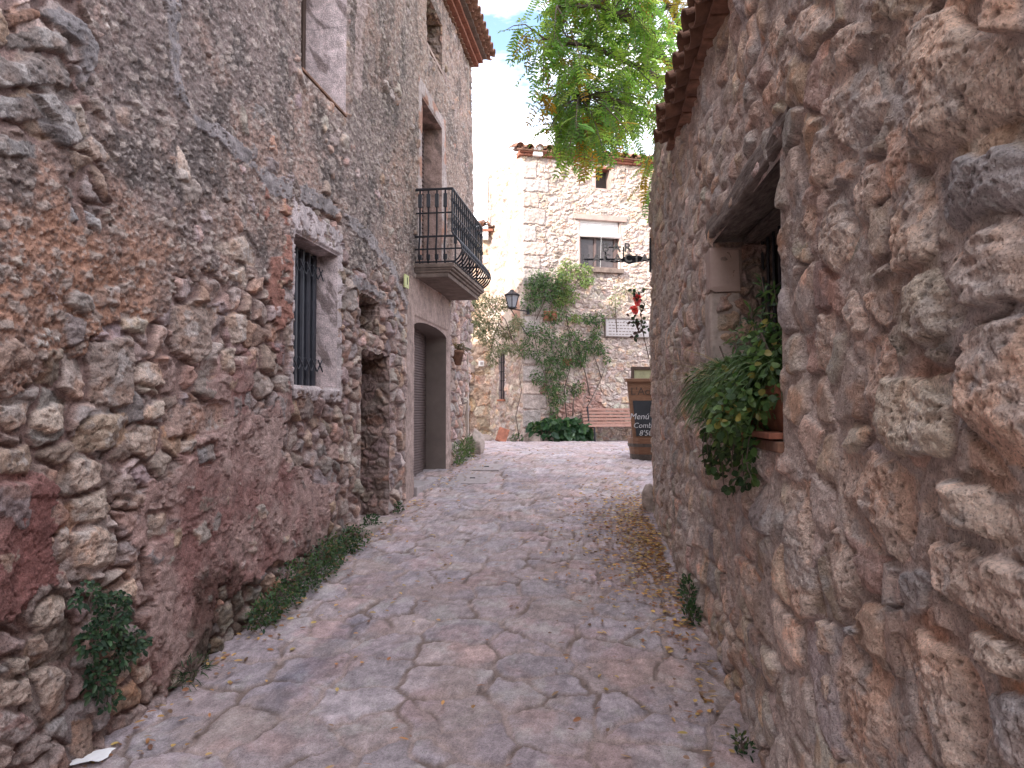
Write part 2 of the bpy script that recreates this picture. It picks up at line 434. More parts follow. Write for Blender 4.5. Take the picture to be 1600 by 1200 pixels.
M = {
    'wallL': mat_masonry('left facade masonry', 95, 0.8, 0.013, 0.36, 0.2),
    'wallR': mat_masonry('right facade masonry', 80, 0.9, 0.014, 0.28, 0.45),
    'wallF': mat_masonry('far house masonry', 30, 0.6, 0.02, 0.22),
    'pave': mat_masonry('flagstone', 85, 0.6, 0.007, 0.24),
    'jamb': mat_plain('pale limewash', (.55, .47, .475), .9, .14, 5, .4, .01, c2=(.68, .59, .595)),
    'render': mat_plain('smooth pink render', (.34, .25, .22), .92, .2, 5, .35, .01),
    'greyrender': mat_plain('grey render reveal', (.16, .128, .115), .92, .15, 4, .25, .008),
    'stone': mat_plain('loose stone', (.33, .27, .24), .92, .3, 14, .7, .02),
    'slab': mat_plain('weathered balcony stone', (.15, .112, .095), .9, .4, 7, .6, .012),
    'brick': mat_plain('brick red', (.24, .095, .062), .9, .3, 18, .4, .006),
    'tile': mat_plain('canal tile', (.21, .105, .07), .9, .45, 10, .5, .006),
    'tiledark': mat_plain('old canal tile', (.17, .09, .06), .92, .45, 10, .6, .008),
    'terracotta': mat_plain('terracotta', (.28, .105, .065), .85, .4, 9, .3, .004),
    'iron': mat_plain('black iron', (.018, .018, .024), .5, .3, 30, .25, .002, metal=0.3),
    'ironmatt': mat_plain('dark grille paint', (.035, .036, .048), .55, .25, 12, .15, .002),
    'shutter': mat_plain('brown roller shutter', (.11, .075, .07), .6, .2, 8, .2, .002),
    'wood': mat_plain('weathered beam', (.12, .085, .07), .9, .5, 9, .9, .02, stretch=(6, 1, 6), c2=(.25, .20, .18)),
    'woodplank': mat_plain('bench slat', (.34, .19, .15), .7, .3, 8, .3, .003, stretch=(2, 1, 12)),
    'woodorange': mat_plain('varnished wood', (.17, .085, .048), .55, .25, 8, .2, .003, stretch=(1, 1, 6)),
    'wooddark': mat_plain('dark timber', (.07, .045, .035), .8, .3, 10, .4, .004, stretch=(6, 6, 1)),
    'dark': mat_plain('painted room darkness', (.05, .04, .035), .95, .2, 6, .1),  # near-black, so the darkness of unlit interiors is in the colour
    'white': mat_plain('white paint', (.78, .77, .76), .6, .05, 10, .05),
    'paper': mat_plain('paper', (.85, .85, .86), .8, .04, 30, .1),
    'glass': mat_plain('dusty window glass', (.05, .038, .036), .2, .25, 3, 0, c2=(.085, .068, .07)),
    'marble': mat_plain('marble plaque', (.38, .35, .35), .5, .12, 6, .1),
    'board': mat_plain('blackboard', (.018, .022, .028), .6, .3, 6, .1),
    'chalk': mat_plain('chalk', (.45, .45, .47), .95, .3, 60, .1),
    'letter': mat_plain('grey letter enamel', (.27, .265, .265), .6, .06, 20, .05),
    'lampglass': mat_plain('lantern glass', (.20, .21, .24), .12, .15, 5, 0),
    'zinc': mat_plain('barrel hoop', (.10, .085, .075), .55, .3, 20, .2, metal=.6),
    'bark': mat_plain('acacia bark', (.075, .055, .042), .95, .4, 22, .9, .012, stretch=(1, 1, .3)),
    'stem': mat_plain('woody stem', (.12, .09, .075), .9, .35, 30, .5, .004),
    'plate': mat_plain('number plate', (.50, .52, .25), .4, .08, 20, .05),
    'cable': mat_plain('black cable', (.03, .03, .03), .6, .2, 20, 0),
    'concrete': mat_plain('manhole concrete', (.335, .29, .29), .9, .18, 12, .3, .005),
    'leaf': mat_leaf('leaf', .35), 'acacia': mat_leaf('acacia leaf', .66), 'petal': mat_leaf('petal', .3),
    'dryleaf': mat_leaf('dry leaf', .2, .7), 'earth': mat_plain('bare earth', (.22, .17, .14), .95, .25, 1.5, .3, .02),
    'sheet': mat_plain('plain render', (.36, .30, .26), .93, .25, 2.5, .4, .02),
}
def C3(*a): return np.array(a, float)
def paint(col, mask, c):
    col[mask] = c[mask] if isinstance(c, np.ndarray) and c.ndim == 3 else np.asarray(c)
    return col

# generic rubble: height and colour over a wall's own coordinates
def masonry(S, T, seeds, asp, pal, mortar, hs=(.02, .06), mw=.012, bev=.03, warp=.03, rough=.012, seed=1, tiltamp=.35, wf=5.0, ridge=2.2, facet=.35, dark=.0):
    Sw = S + warp * fbm(S * wf, T * wf, 4, seed + 5); Tw = (T + warp * fbm(S * wf + 40, T * wf, 4, seed + 6)) * asp
    sd_ = np.array(seeds); sd_ = sd_ * np.array([1, asp, 1])
    idx, b, dx, dy = cellular(Sw, Tw, sd_)
    n = len(sd_); r = np.random.default_rng(seed)
    H = r.uniform(hs[0], hs[1], n); tx = r.normal(0, tiltamp * .5, n); ty = r.normal(0, tiltamp * .5, n)
    pal = np.array(pal); pc = pal[r.integers(0, len(pal), n)] * r.uniform(.78, 1.22, (n, 1)) * r.uniform(.95, 1.05, (n, 3))
    m = mw * (1 + 1.1 * fbm(S * 2.3, T * 2.3, 3, seed + 11))
    e = np.clip((b - m) / bev, 0, 1); prof = np.sqrt(1 - (1 - e) ** 2)
    off = (idx * 7.31)
    fac = np.abs(fbm(dx * 9 + off, dy * 9 + off * .7, 3, seed + 3))
    cut = np.full(S.shape, 9.0)                               # broken faces: the lowest of a few random planes
    for _ in range(4):
        an = r.uniform(0, 2 * math.pi, n); st = r.uniform(.1, 1.0, n) * facet; cn = r.uniform(.0, .035, n)
        cut = np.minimum(cut, cn[idx] - (dx * np.cos(an)[idx] + dy * np.sin(an)[idx]) * st[idx])
    cut = np.clip(cut, -.06, .02)
    fine = fbm(S * 22 + off, T * 22, 4, seed + 4, .6)
    h = prof * (H[idx] + np.clip(dx * tx[idx] + dy * ty[idx], -.03, .03) + cut * .6 - rough * ridge * fac + rough * fine)
    mh = .006 * fbm(S * 14, T * 14, 4, seed + 9) - .004
    h = np.where(e > 0, h + mh * (1 - prof), mh)
    k = ss(e, 0.02, 0.25)[..., None]
    c = pc[idx] * (1 + .22 * fbm(S * 9 + off, T * 9, 5, seed + 8, .65))[..., None]
    # pale worn patches and ochre stains on some stones
    c = lerp(c, c * C3(1.18, .93, .78), ss(fbm(S * 5 + 9, T * 5, 3, seed + 21), .15, .6)[..., None] * .7)
    mc = np.array(mortar) * (1 + .25 * fbm(S * 17, T * 17, 5, seed + 10, .7))[..., None]
    return h, lerp(mc, c, k), prof, idx, b

def polystones(Y, Z, h, c, on, polys, seed, sc=1.0, bev=.022, facet=.5, rec=.008):
    """single big stones of the wall, each with its own outline, broken faces and colour"""
    r = np.random.default_rng(seed); ys, zs = Y[0], Z[:, 0]
    for i, (px, H, colr) in enumerate(polys):
        P = [on(u, v) for u, v in px]; py = [p[0] for p in P]; pz = [p[1] for p in P]
        j0, j1 = np.searchsorted(ys, [min(py) - .07, max(py) + .07]); i0, i1 = np.searchsorted(zs, [min(pz) - .07, max(pz) + .07])
        if j1 - j0 < 3 or i1 - i0 < 3: continue
        y, z = Y[i0:i1, j0:j1], Z[i0:i1, j0:j1]; o = i * 5.7
        wy = y + .012 * fbm(y * 9 + o, z * 9, 4, seed, .6); wz = z + .012 * fbm(y * 9 + o + 50, z * 9, 4, seed + 1, .6)
        ins = inpoly(wy, wz, P); d = dline(wy, wz, P + [P[0]])
        e = np.clip((d - .003) / bev * (1 + .5 * fbm(y * 14 + o, z * 14, 3, seed + 9)), 0, 1) * ins; prof = 1 - (1 - e) ** 2.2
        cy, cz = np.mean(py), np.mean(pz); dx, dy = y - cy, z - cz; size = max(max(pz) - min(pz), .1)
        cut = np.full(y.shape, .012)
        for _ in range(5):
            an = r.uniform(0, 2 * math.pi); cut = np.minimum(cut, r.uniform(.0, .03) - (dx * math.cos(an) + dy * math.sin(an) - .18 * size) * r.uniform(.1, 1) * facet)
        face = np.clip(H * sc + np.clip(cut, -.05, .012) + .012 * fbm(y * 6 + o, z * 6, 3, seed + 2) * sc - .010 * np.abs(fbm(y * 5 + o, z * 13, 4, seed + 3, .6)) + .004 * fbm(y * 30, z * 30, 3, seed + 4), .004, 1)
        d1, rid, _g = jvor(y / .03 + o + .3 * fbm(y * 12, z * 12, 2, seed + 5), z / .022, seed)
        f1, frid, fg = jvor(y / .075 + o + .4 * fbm(y * 7, z * 7, 2, seed + 31), z / .06, seed + 13); face = face + .012 * sc * (frid - .5) * ss(fg, 0, .12) - .004 * (1 - ss(fg, 0, .06))
        pit = np.clip(.36 - d1, 0, 1) * (rid > .66); face = face - pit * .03 * sc
        out = (~ins) & (d < .022)
        hh = h[i0:i1, j0:j1]; cc = c[i0:i1, j0:j1]
        hh = np.where(out, np.minimum(hh, rec), hh); hh = np.where(ins, lerp(np.minimum(hh, rec), face, prof), hh)
        tone = np.array(colr) * r.uniform(.92, 1.08) * (1 + .17 * fbm(y * 6 + o, z * 6, 5, seed + 6, .65) - .5 * ss(pit, 0, .2))[..., None]
        tone = lerp(tone, tone * C3(1.09, .95, .86), ss(fbm(y * 4 + o, z * 4, 4, seed + 7), 0, .5)[..., None] * .8)
        tone = lerp(tone, C3(.47, .43, .41) * (1 + .1 * fbm(y * 20, z * 20, 2, 3))[..., None], ss(fbm(y * 5 + o, z * 5, 5, seed + 8, .65), .25, .6)[..., None] * .6)
        k = ss(e, .02, .3)[..., None] * ins[..., None]
        h[i0:i1, j0:j1] = hh; c[i0:i1, j0:j1] = lerp(cc, tone, k)
    return h, c
def zz(pts, ox, oy): return [(ox + x / 2, oy + y / 2) for x, y in pts]
PK, TN, GR, OC, OR, DK = (.54, .425, .36), (.56, .455, .385), (.37, .345, .345), (.50, .43, .355), (.53, .395, .325), (.235, .205, .20)
BOULDERS = [(zz(p, 1200, 0), H, k) for p, H, k in [
    ([(370, 170), (440, 95), (560, 30), (640, 5), (740, 90), (900, 120), (900, 330), (790, 385), (690, 440), (620, 470), (540, 470), (480, 430), (440, 370), (385, 310)], .10, TN),
    ([(240, 290), (290, 220), (362, 180), (378, 310), (395, 345), (350, 450), (300, 490), (265, 440), (235, 370)], .05, PK),
    ([(195, 260), (215, 180), (280, 80), (370, 40), (385, 90), (330, 160), (270, 220), (235, 280)], .055, PK),
    ([(385, 430), (435, 375), (470, 440), (465, 560), (440, 640), (395, 650), (380, 540)], .04, OR),
    ([(290, 570), (350, 510), (375, 540), (345, 740), (310, 750), (295, 650)], .035, PK),
    ([(420, 650), (480, 570), (556, 552), (566, 640), (576, 780), (530, 830), (450, 870), (415, 790)], .065, TN),
    ([(566, 552), (640, 500), (760, 460), (900, 440), (900, 672), (720, 684), (640, 725), (585, 690), (576, 630)], .06, GR),
    ([(615, 800), (680, 750), (780, 698), (900, 690), (900, 940), (800, 945), (690, 965), (645, 920), (620, 870)], .085, PK),
    ([(440, 960), (480, 880), (560, 835), (605, 862), (635, 930), (680, 980), (610, 1050), (540, 1080), (470, 1060), (435, 1010)], .075, OC),
    ([(665, 1040), (720, 1000), (900, 975), (900, 1480), (800, 1450), (740, 1380), (690, 1280), (675, 1180)], .09, PK),
    ([(170, 740), (215, 640), (265, 600), (295, 640), (305, 740), (270, 830), (220, 850), (185, 800)], .05, TN),
    ([(100, 740), (150, 640), (185, 630), (165, 730), (120, 780)], .035, PK), ([(150, 520), (185, 420), (230, 370), (250, 450), (240, 560), (190, 590), (150, 570)], .045, PK),
    ([(245, 1000), (280, 900), (330, 960), (350, 1020), (290, 1060), (255, 1040)], .045, PK), ([(140, 1080), (155, 980), (215, 975), (210, 1100), (175, 1170), (145, 1150)], .045, PK),
    ([(320, 920), (420, 870), (432, 950), (425, 1010), (370, 1010), (340, 980)], .03, PK), ([(320, 1060), (425, 1045), (450, 1150), (390, 1195), (380, 1390), (350, 1405), (320, 1310)], .035, OR),
    ([(400, 1175), (610, 1170), (655, 1270), (640, 1380), (615, 1435), (510, 1438), (440, 1425), (392, 1388)], .075, OC),
    ([(230, 1410), (350, 1412), (440, 1444), (530, 1464), (500, 1550), (490, 1680), (440, 1770), (400, 1740), (310, 1720), (250, 1660), (225, 1530)], .055, PK),
    ([(490, 1580), (540, 1500), (640, 1500), (800, 1530), (900, 1550), (900, 1735), (800, 1715), (700, 1685), (600, 1655), (520, 1630)], .095, TN),
    ([(560, 1690), (640, 1690), (800, 1750), (900, 1770), (900, 2040), (780, 2000), (720, 1940), (620, 1890), (560, 1800)], .08, PK),
    ([(440, 1785), (520, 1780), (545, 1820), (520, 1920), (430, 1940), (415, 1860)], .05, GR), ([(195, 1760), (220, 1680), (290, 1720), (310, 1800), (270, 1910), (230, 1890)], .05, PK),
    ([(75, 1500), (150, 1490), (160, 1650), (165, 1840), (150, 1930), (100, 1940), (80, 1760)], .04, PK), ([(640, 1980), (700, 1960), (800, 2020), (900, 2060), (900, 2150), (740, 2120), (690, 2040)], .10, TN),
    ([(430, 2000), (470, 1960), (560, 1980), (640, 2060), (700, 2160), (720, 2280), (690, 2400), (560, 2450), (500, 2330), (450, 2160)], .065, PK),
    ([(235, 1980), (270, 1990), (420, 2120), (446, 2200), (455, 2400), (440, 2500), (330, 2450), (250, 2310), (230, 2140)], .035, OR),
    ([(175, 1930), (215, 1940), (225, 2050), (190, 2060)], .04, TN), ([(185, 2130), (215, 2100), (220, 2210), (195, 2190)], .04, TN), ([(255, 1955), (320, 1970), (290, 2000), (265, 1985)], .05, GR),
    ([(350, 60), (380, 0), (380, -60), (560, -40), (520, 30), (430, 70)], .06, OC), ([(775, 50), (800, 0), (900, -60), (900, 100), (820, 100)], .1, OR), ([(650, 0), (700, -60), (790, -40), (768, 10), (720, 15)], .07, OR),
    ([(60, 200), (105, 130), (125, 180), (90, 330), (55, 300)], .04, PK), ([(20, 100), (60, 40), (95, 30), (70, 150), (40, 200)], .04, PK), ([(130, 60), (200, 0), (260, -30), (250, 60), (180, 150), (140, 130)], .05, PK),
    ([(730, 2140), (900, 2180), (900, 2420), (760, 2420), (730, 2290)], .06, GR), ([(560, 1200), (670, 1060), (655, 1230)], .02, PK)]]
LEFT_STONES = [(zz(p, 0, 0), H, k) for p, H, k in [
    ([(10, 110), (120, 80), (212, 110), (222, 185), (150, 165), (30, 160)], .07, (.27, .225, .205)), ([(0, 190), (-60, 190), (-60, 280), (0, 280), (200, 272), (216, 232), (140, 172)], .07, (.25, .21, .195)),
    ([(110, 40), (180, 15), (240, 60), (300, 150), (290, 230), (250, 235), (225, 140)], .08, (.28, .25, .25)), ([(70, 290), (150, 280), (225, 350), (228, 450), (180, 470), (120, 420)], .07, DK),
    ([(0, 420), (100, 450), (110, 500), (0, 482), (-60, 470), (-60, 420)], .06, (.29, .26, .25)), ([(20, 40), (105, 20), (105, 60), (30, 100)], .06, (.33, .20, .15)), ([(0, 300), (70, 300), (140, 370), (60, 390), (0, 370), (-50, 340)], .05, DK),
    ([(245, 440), (270, 420), (340, 500), (280, 510)], .04, OR), ([(215, 620), (240, 700), (200, 690)], .04, GR), ([(255, 650), (310, 690), (300, 740), (265, 700)], .045, GR), ([(350, 320), (415, 340), (410, 405), (360, 380)], .04, (.36, .29, .26)), 
    ([(545, 440), (580, 520), (575, 575), (540, 560)], .04, PK), ([(400, 1140), (480, 1130), (500, 1205), (400, 1205)], .05, PK), ([(520, 945), (680, 960), (650, 1100), (590, 1140), (520, 1100)], .06, (.37, .28, .24)), ([(690, 980), (765, 980), (765, 1070), (720, 1080)], .05, PK), ([(680, 1092), (730, 1084), (730, 1170), (680, 1160)], .05, TN),
    ([(650, 770), (760, 730), (800, 800), (790, 840), (690, 800)], .06, PK), ([(700, 850), (760, 830), (770, 890), (720, 880)], .05, TN), ([(285, 890), (360, 890), (360, 960), (290, 970)], .045, (.40, .29, .245)), ([(365, 985), (450, 1000), (440, 1050), (370, 1030)], .05, OC),
    ([(75, 1290), (130, 1255), (195, 1260), (195, 1340), (140, 1355), (75, 1340)], .06, TN), ([(205, 1425), (225, 1320), (290, 1285), (385, 1290), (385, 1370), (360, 1405)], .06, (.50, .385, .30)),
    ([(265, 1200), (270, 1070), (400, 1050), (405, 1140), (388, 1270), (330, 1278), (265, 1260)], .045, (.38, .30, .265)), ([(420, 1310), (440, 1260), (500, 1245), (500, 1300), (470, 1315)], .055, TN), ([(380, 1350), (430, 1325), (490, 1340), (485, 1420), (430, 1435), (375, 1400)], .05, PK),
    ([(200, 1440), (270, 1425), (295, 1450), (290, 1510), (240, 1545), (205, 1510)], .06, PK), ([(215, 1560), (320, 1520), (335, 1560), (325, 1620), (270, 1635), (215, 1630)], .06, TN), ([(215, 1670), (300, 1637), (350, 1670), (350, 1760), (300, 1780), (225, 1775)], .065, PK),
    ([(335, 1500), (390, 1475), (405, 1510), (400, 1560), (335, 1550)], .05, (.37, .28, .25)), ([(90, 1900), (140, 1850), (185, 1860), (175, 1940), (110, 1980), (90, 1950)], .06, TN), ([(90, 2100), (160, 2070), (185, 2100), (180, 2180), (130, 2235), (95, 2160)], .06, PK),
    ([(-40, 1400), (80, 1390), (85, 1460), (60, 1485), (-40, 1490)], .05, (.39, .29, .23)), ([(200, 2250), (260, 2240), (270, 2350), (220, 2400), (190, 2350)], .05, (.38, .27, .22)), ([(125, 2260), (190, 2220), (190, 2310), (130, 2310)], .05, GR), ([(70, 2000), (130, 1970), (130, 2040), (80, 2050)], .05, OR),
    ([(340, 1840), (400, 1810), (415, 1870), (360, 1890)], .05, TN), ([(390, 2090), (440, 2060), (450, 2110), (400, 2140)], .05, PK), ([(445, 1610), (510, 1600), (515, 1660), (450, 1690)], .045, PK), ([(500, 1280), (540, 1262), (700, 1262), (690, 1340), (560, 1365), (505, 1370)], .05, (.40, .28, .24)),
    ([(550, 1380), (600, 1370), (590, 1420), (545, 1410)], .05, PK), ([(605, 1400), (660, 1380), (665, 1440), (610, 1450)], .05, GR), ([(0, 1265), (60, 1260), (65, 1330), (0, 1340), (-40, 1330), (-40, 1265)], .05, OR), ([(200, 1640), (210, 1650), (200, 1760), (165, 1770), (165, 1650)], .04, PK),
    ([(10, 2060), (70, 2040), (85, 2100), (20, 2110)], .055, TN), ([(0, 2120), (70, 2120), (80, 2200), (0, 2210), (-40, 2200), (-40, 2120)], .05, PK), ([(-30, 2230), (60, 2220), (110, 2280), (40, 2330), (-30, 2320)], .05, (.36, .24, .22)), ([(280, 1990), (345, 1985), (350, 2050), (290, 2060)], .045, OR),
    ([(660, 1900), (720, 1880), (735, 1930), (680, 1950)], .05, TN), ([(670, 1840), (700, 1820), (705, 1870), (675, 1880)], .045, PK), ([(655, 2000), (700, 1990), (700, 2040), (660, 2050)], .05, TN)]]
STONE_PAL = [(.36, .27, .225), (.40, .30, .25), (.34, .28, .25), (.39, .265, .20), (.31, .255, .225), (.44, .345, .29)]

# ------------------------------------------------------------------ the ground
def build_ground():
    # camera-facing rows closer together near the viewer
    ys = columns(0.3, 24.0, 760, lambda y: 1 / np.maximum(y, 1.6) ** 1.6 + .015)
    xs = np.linspace(-1, 1, 620)
    Y = np.repeat(ys[:, None], len(xs), 1)
    XL = np.where(ys < 12.3, LX0 + LA * ys - .9, -0.7 - (ys - 12.3) * 1.2 - .9)[:, None]
    XR = np.where(ys < 8.4, RX0 + RA * ys + .6, 1.6 + (ys - 8.4) * .55 + .6)[:, None]
    X = XL + (XR - XL) * (xs[None, :] + 1) / 2
    seeds = []
    t = -.2
    while t < 24.6:
        s = -8.0; hm = rng.uniform(.22, .42)
        while s < 12:
            wd = rng.uniform(.20, .58)
            seeds.append((s + wd / 2, t + rng.uniform(-.13, .13), rng.uniform(0, .13))); s += wd
            if rng.random() < .2: seeds.append((s, t + hm * .5, 0.0))
        t += hm
    seeds = np.array(seeds)
    wx = X + .045 * fbm(X * 3, Y * 3, 4, 3); wy = Y + .045 * fbm(X * 3 + 30, Y * 3, 4, 4)
    idx, b, dx, dy = cellular(wx, wy, seeds, 1.1)
    n = len(seeds); r = np.random.default_rng(5)
    pal = np.array([(.335, .285, .29), (.32, .28, .287), (.35, .29, .285), (.33, .28, .275), (.345, .305, .308), (.31, .272, .28), (.35, .29, .275)])
    pc = pal[r.integers(0, len(pal), n)] * r.uniform(.86, 1.13, (n, 1)) * np.array([1.0, .985, 1.03])
    H = r.uniform(0, .012, n); tx = r.normal(0, .018, n); ty = r.normal(0, .018, n)
    worn = fbm(X * 1.3, Y * 1.3, 3, 20)                       # where joints are worn level with the stones
    m = .004 + .012 * np.clip(fbm(X * 2, Y * 2, 3, 8) + .2, 0, 1)
    e = ss(b, m, m + .018)
    h = e * (H[idx] + dx * tx[idx] + dy * ty[idx] + .009) * (1 - .25 * ss(worn, -.1, .5))
    h += .009 * fbm(X * 6, Y * 6, 6, 12, .62) + .016 * fbm(X * 1.1, Y * 1.1, 2, 14) + e * .003 * fbm(X * 30, Y * 30, 3, 15)
    col = pc[idx] * (1 + .24 * fbm(X * 7 + idx, Y * 7, 6, 16, .72))[..., None]
    blot = fbm(X * 2.2, Y * 2.2, 4, 33)
    col = lerp(col, col * C3(1.08, .97, .93), ss(blot, .05, .5)[..., None])
    col = lerp(col, C3(.40, .37, .36) * (1 + .1 * fbm(X * 25, Y * 25, 3, 2))[..., None], (ss(fbm(X * 3.1 + 8, Y * 3.1, 5, 41, .65), .25, .7) * .55)[..., None])
    sand = C3(.31, .24, .22) * (1 + .25 * fbm(X * 20, Y * 20, 4, 17))[..., None]
    cover = np.maximum(1 - e, ss(fbm(X * 1.7 + 5, Y * 1.7, 5, 52, .6), .12, .62) * .6)
    col = lerp(col, sand, (cover * .85)[..., None])
    # moss and dark dirt in some joints
    dk = (1 - e) * ss(fbm(X * 2.6, Y * 2.6, 3, 61), -.05, .35)
    col = lerp(col, C3(.15, .11, .095), (dk * .8)[..., None])
    # grey stain where water was poured
    pts = [tuple(at(u, v, y)[:2]) for u, v, y in ((430, 1090, 3.9), (470, 1045, 4.2), (530, 990, 4.75), (560, 965, 5.0))]
    st = 1 - ss(dline(X + .05 * fbm(X * 9, Y * 9, 3, 5), Y, pts), .02, .16)
    col = lerp(col, col * C3(.62, .66, .74), (st * .8)[..., None])
    fine = fbm(X * 60, Y * 60, 2, 71); col *= 1.09 * (1 + .12 * fine + .10 * fbm(X * 16, Y * 16, 3, 72))[..., None]
    Z = gz(Y) + h
    g = grid_mesh('street_paving', np.stack([X, Y, Z], -1), M['pave'], None, col, flip=False)
    tag(g, 'worn mauve flagstone paving rising between the stone houses', None, None, 'structure')
    # the wider land around, one sheet below the paving
    gy = np.array([-200, -60, -30, -10, 0, 3.4, 8.7, 12.3, 15, 18, 22, 40, 90, 250, 600.]); gx = np.array([-500, -120, -30, -8, -3, 0, 3, 8, 30, 120, 500.])
    XX, YY = np.meshgrid(gx, gy)
    o = grid_mesh('ground', np.stack([XX, YY, gz(YY) - .06], -1), M['earth'])
    tag(o, 'bare earth around the village houses', None, None, 'structure')
build_ground()

# ------------------------------------------------------------------ left house
DEPTH = {}
def rect_from_px(on, u0, v0, u1, v1):
    y0, za = on(u0, v0); y1, zb = on(u1, v1); return y0, y1, min(za, zb), max(za, zb)
OPEN_L = {   # y0, y1, z0, z1, depth
    'window': (5.57, 6.44, 1.79, 2.95, .20),
    'upper': (5.65, 6.60, 4.25, 5.75, .42),
    'balcony': (9.15, 10.23, 3.38, 5.55, .25),
    'attic': (9.36, 10.23, 6.33, 7.03, .30),
    'niche': (6.98, 7.57, 2.36, 2.72, .22),
    'door': (7.05, 7.93, 0.30, 2.18, .36),
    'garage': (8.85, 10.52, 0.40, 2.72, .30),
}
def LP(y, z, out=0.0):
    n = math.hypot(1, LA)
    return Vector((LX0 + LA * y + out / n, y - LA * out / n, z))
def arch_top(y):      # segmental head of the garage
    t = (y - (8.85 + 10.52) / 2) / ((10.52 - 8.85) / 2)
    return 2.60 + .11 * np.sqrt(np.maximum(0, 1 - t * t * .96))
def edge_n(a, k): return .028 * fbm(a * 5.5 + k * 13.7, a * 0 + k * 3.1, 4, 120, .6)
def reveal(name, o, mat, parent, PF, lead=.012, ragged=False, plaster=None, sides='near far top bottom'.split(), rubbly=None, nu=70, nv=30):
    """the four inner faces of an opening, PF(y, z, out)"""
    y0, y1, z0, z1, d = o
    objs = []
    for sname in sides:
        a = np.linspace(0, 1, nu); c = np.linspace(lead, -d, nv)
        A, Cc = np.meshgrid(a, c)
        if sname in ('near', 'far'):
            y = np.full(A.shape, y0 if sname == 'near' else y1); z = z0 + A * (z1 - z0); sg = 1 if sname == 'near' else -1
            U, V = Cc, z
        else:
            y = y0 + A * (y1 - y0); z = np.full(A.shape, z0 if sname == 'bottom' else z1); sg = 1 if sname == 'bottom' else -1
            U, V = y, Cc
        col = None; h = 0
        if rubbly is not None:
            seeds = rubble(U.min() - .3, U.max() + .3, V.min() - .3, V.max() + .3, lambda s, t: .13, 1.5)
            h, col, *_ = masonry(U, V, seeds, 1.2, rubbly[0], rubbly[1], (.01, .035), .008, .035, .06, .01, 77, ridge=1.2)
            fade = ss(np.minimum(A, 1 - A), 0, .03) * ss(lead - Cc, .0, .04); h = h * fade
        if sname in ('near', 'far'): yy = y + sg * h; zz = z
        else: yy = y; zz = z + sg * h
        if plaster is not None:                               # limewash with soot and rain stains, joints between the stones
            tc_ = np.array(plaster) * (1 + .14 * fbm(U * 5, V * 5, 5, 141, .6))[..., None]
            if sname in ('near', 'far'):
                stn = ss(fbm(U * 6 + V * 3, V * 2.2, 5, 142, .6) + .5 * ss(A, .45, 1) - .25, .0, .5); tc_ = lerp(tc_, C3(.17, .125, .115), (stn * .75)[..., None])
                jn = 1 - ss(np.abs(A - .56 + .01 * fbm(U * 9, V * 0, 2, 143)), .002, .007); tc_ = tc_ * (1 - .35 * jn)[..., None]
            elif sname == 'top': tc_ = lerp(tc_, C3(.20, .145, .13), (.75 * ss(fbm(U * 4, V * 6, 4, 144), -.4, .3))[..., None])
            col = tc_; h = .006 * fbm(U * 7, V * 7, 4, 145) * ss(np.minimum(A, 1 - A), 0, .04) * ss(lead - Cc, 0, .03)
            if sname in ('near', 'far'): yy = y + sg * h; zz = z
            else: yy = y; zz = z + sg * h
        if ragged:
            if sname == 'near': yy = yy + edge_n(z, 1)
            elif sname == 'far': yy = yy + edge_n(z, 2)
            elif sname == 'top': zz = zz + edge_n(y, 3)
        P = PF(yy, zz, Cc)
        P = np.stack(P, -1)
        objs.append(grid_mesh(name, P, mat, parent, col))
    return objs
def LPn(y, z, out):
    n = math.hypot(1, LA); return (LX0 + LA * y + out / n, y - LA * out / n, z + 0 * y)
def panelL(mb, y0, y1, z0, z1, out, th):
    """a slab on the left facade's plane"""
    pts = [LP(y0, z0, out), LP(y1, z0, out), LP(y1, z1, out), LP(y0, z1, out)]
    e = LP(0, 0, th) - LP(0, 0, 0)
    return mb.prism(pts, e)

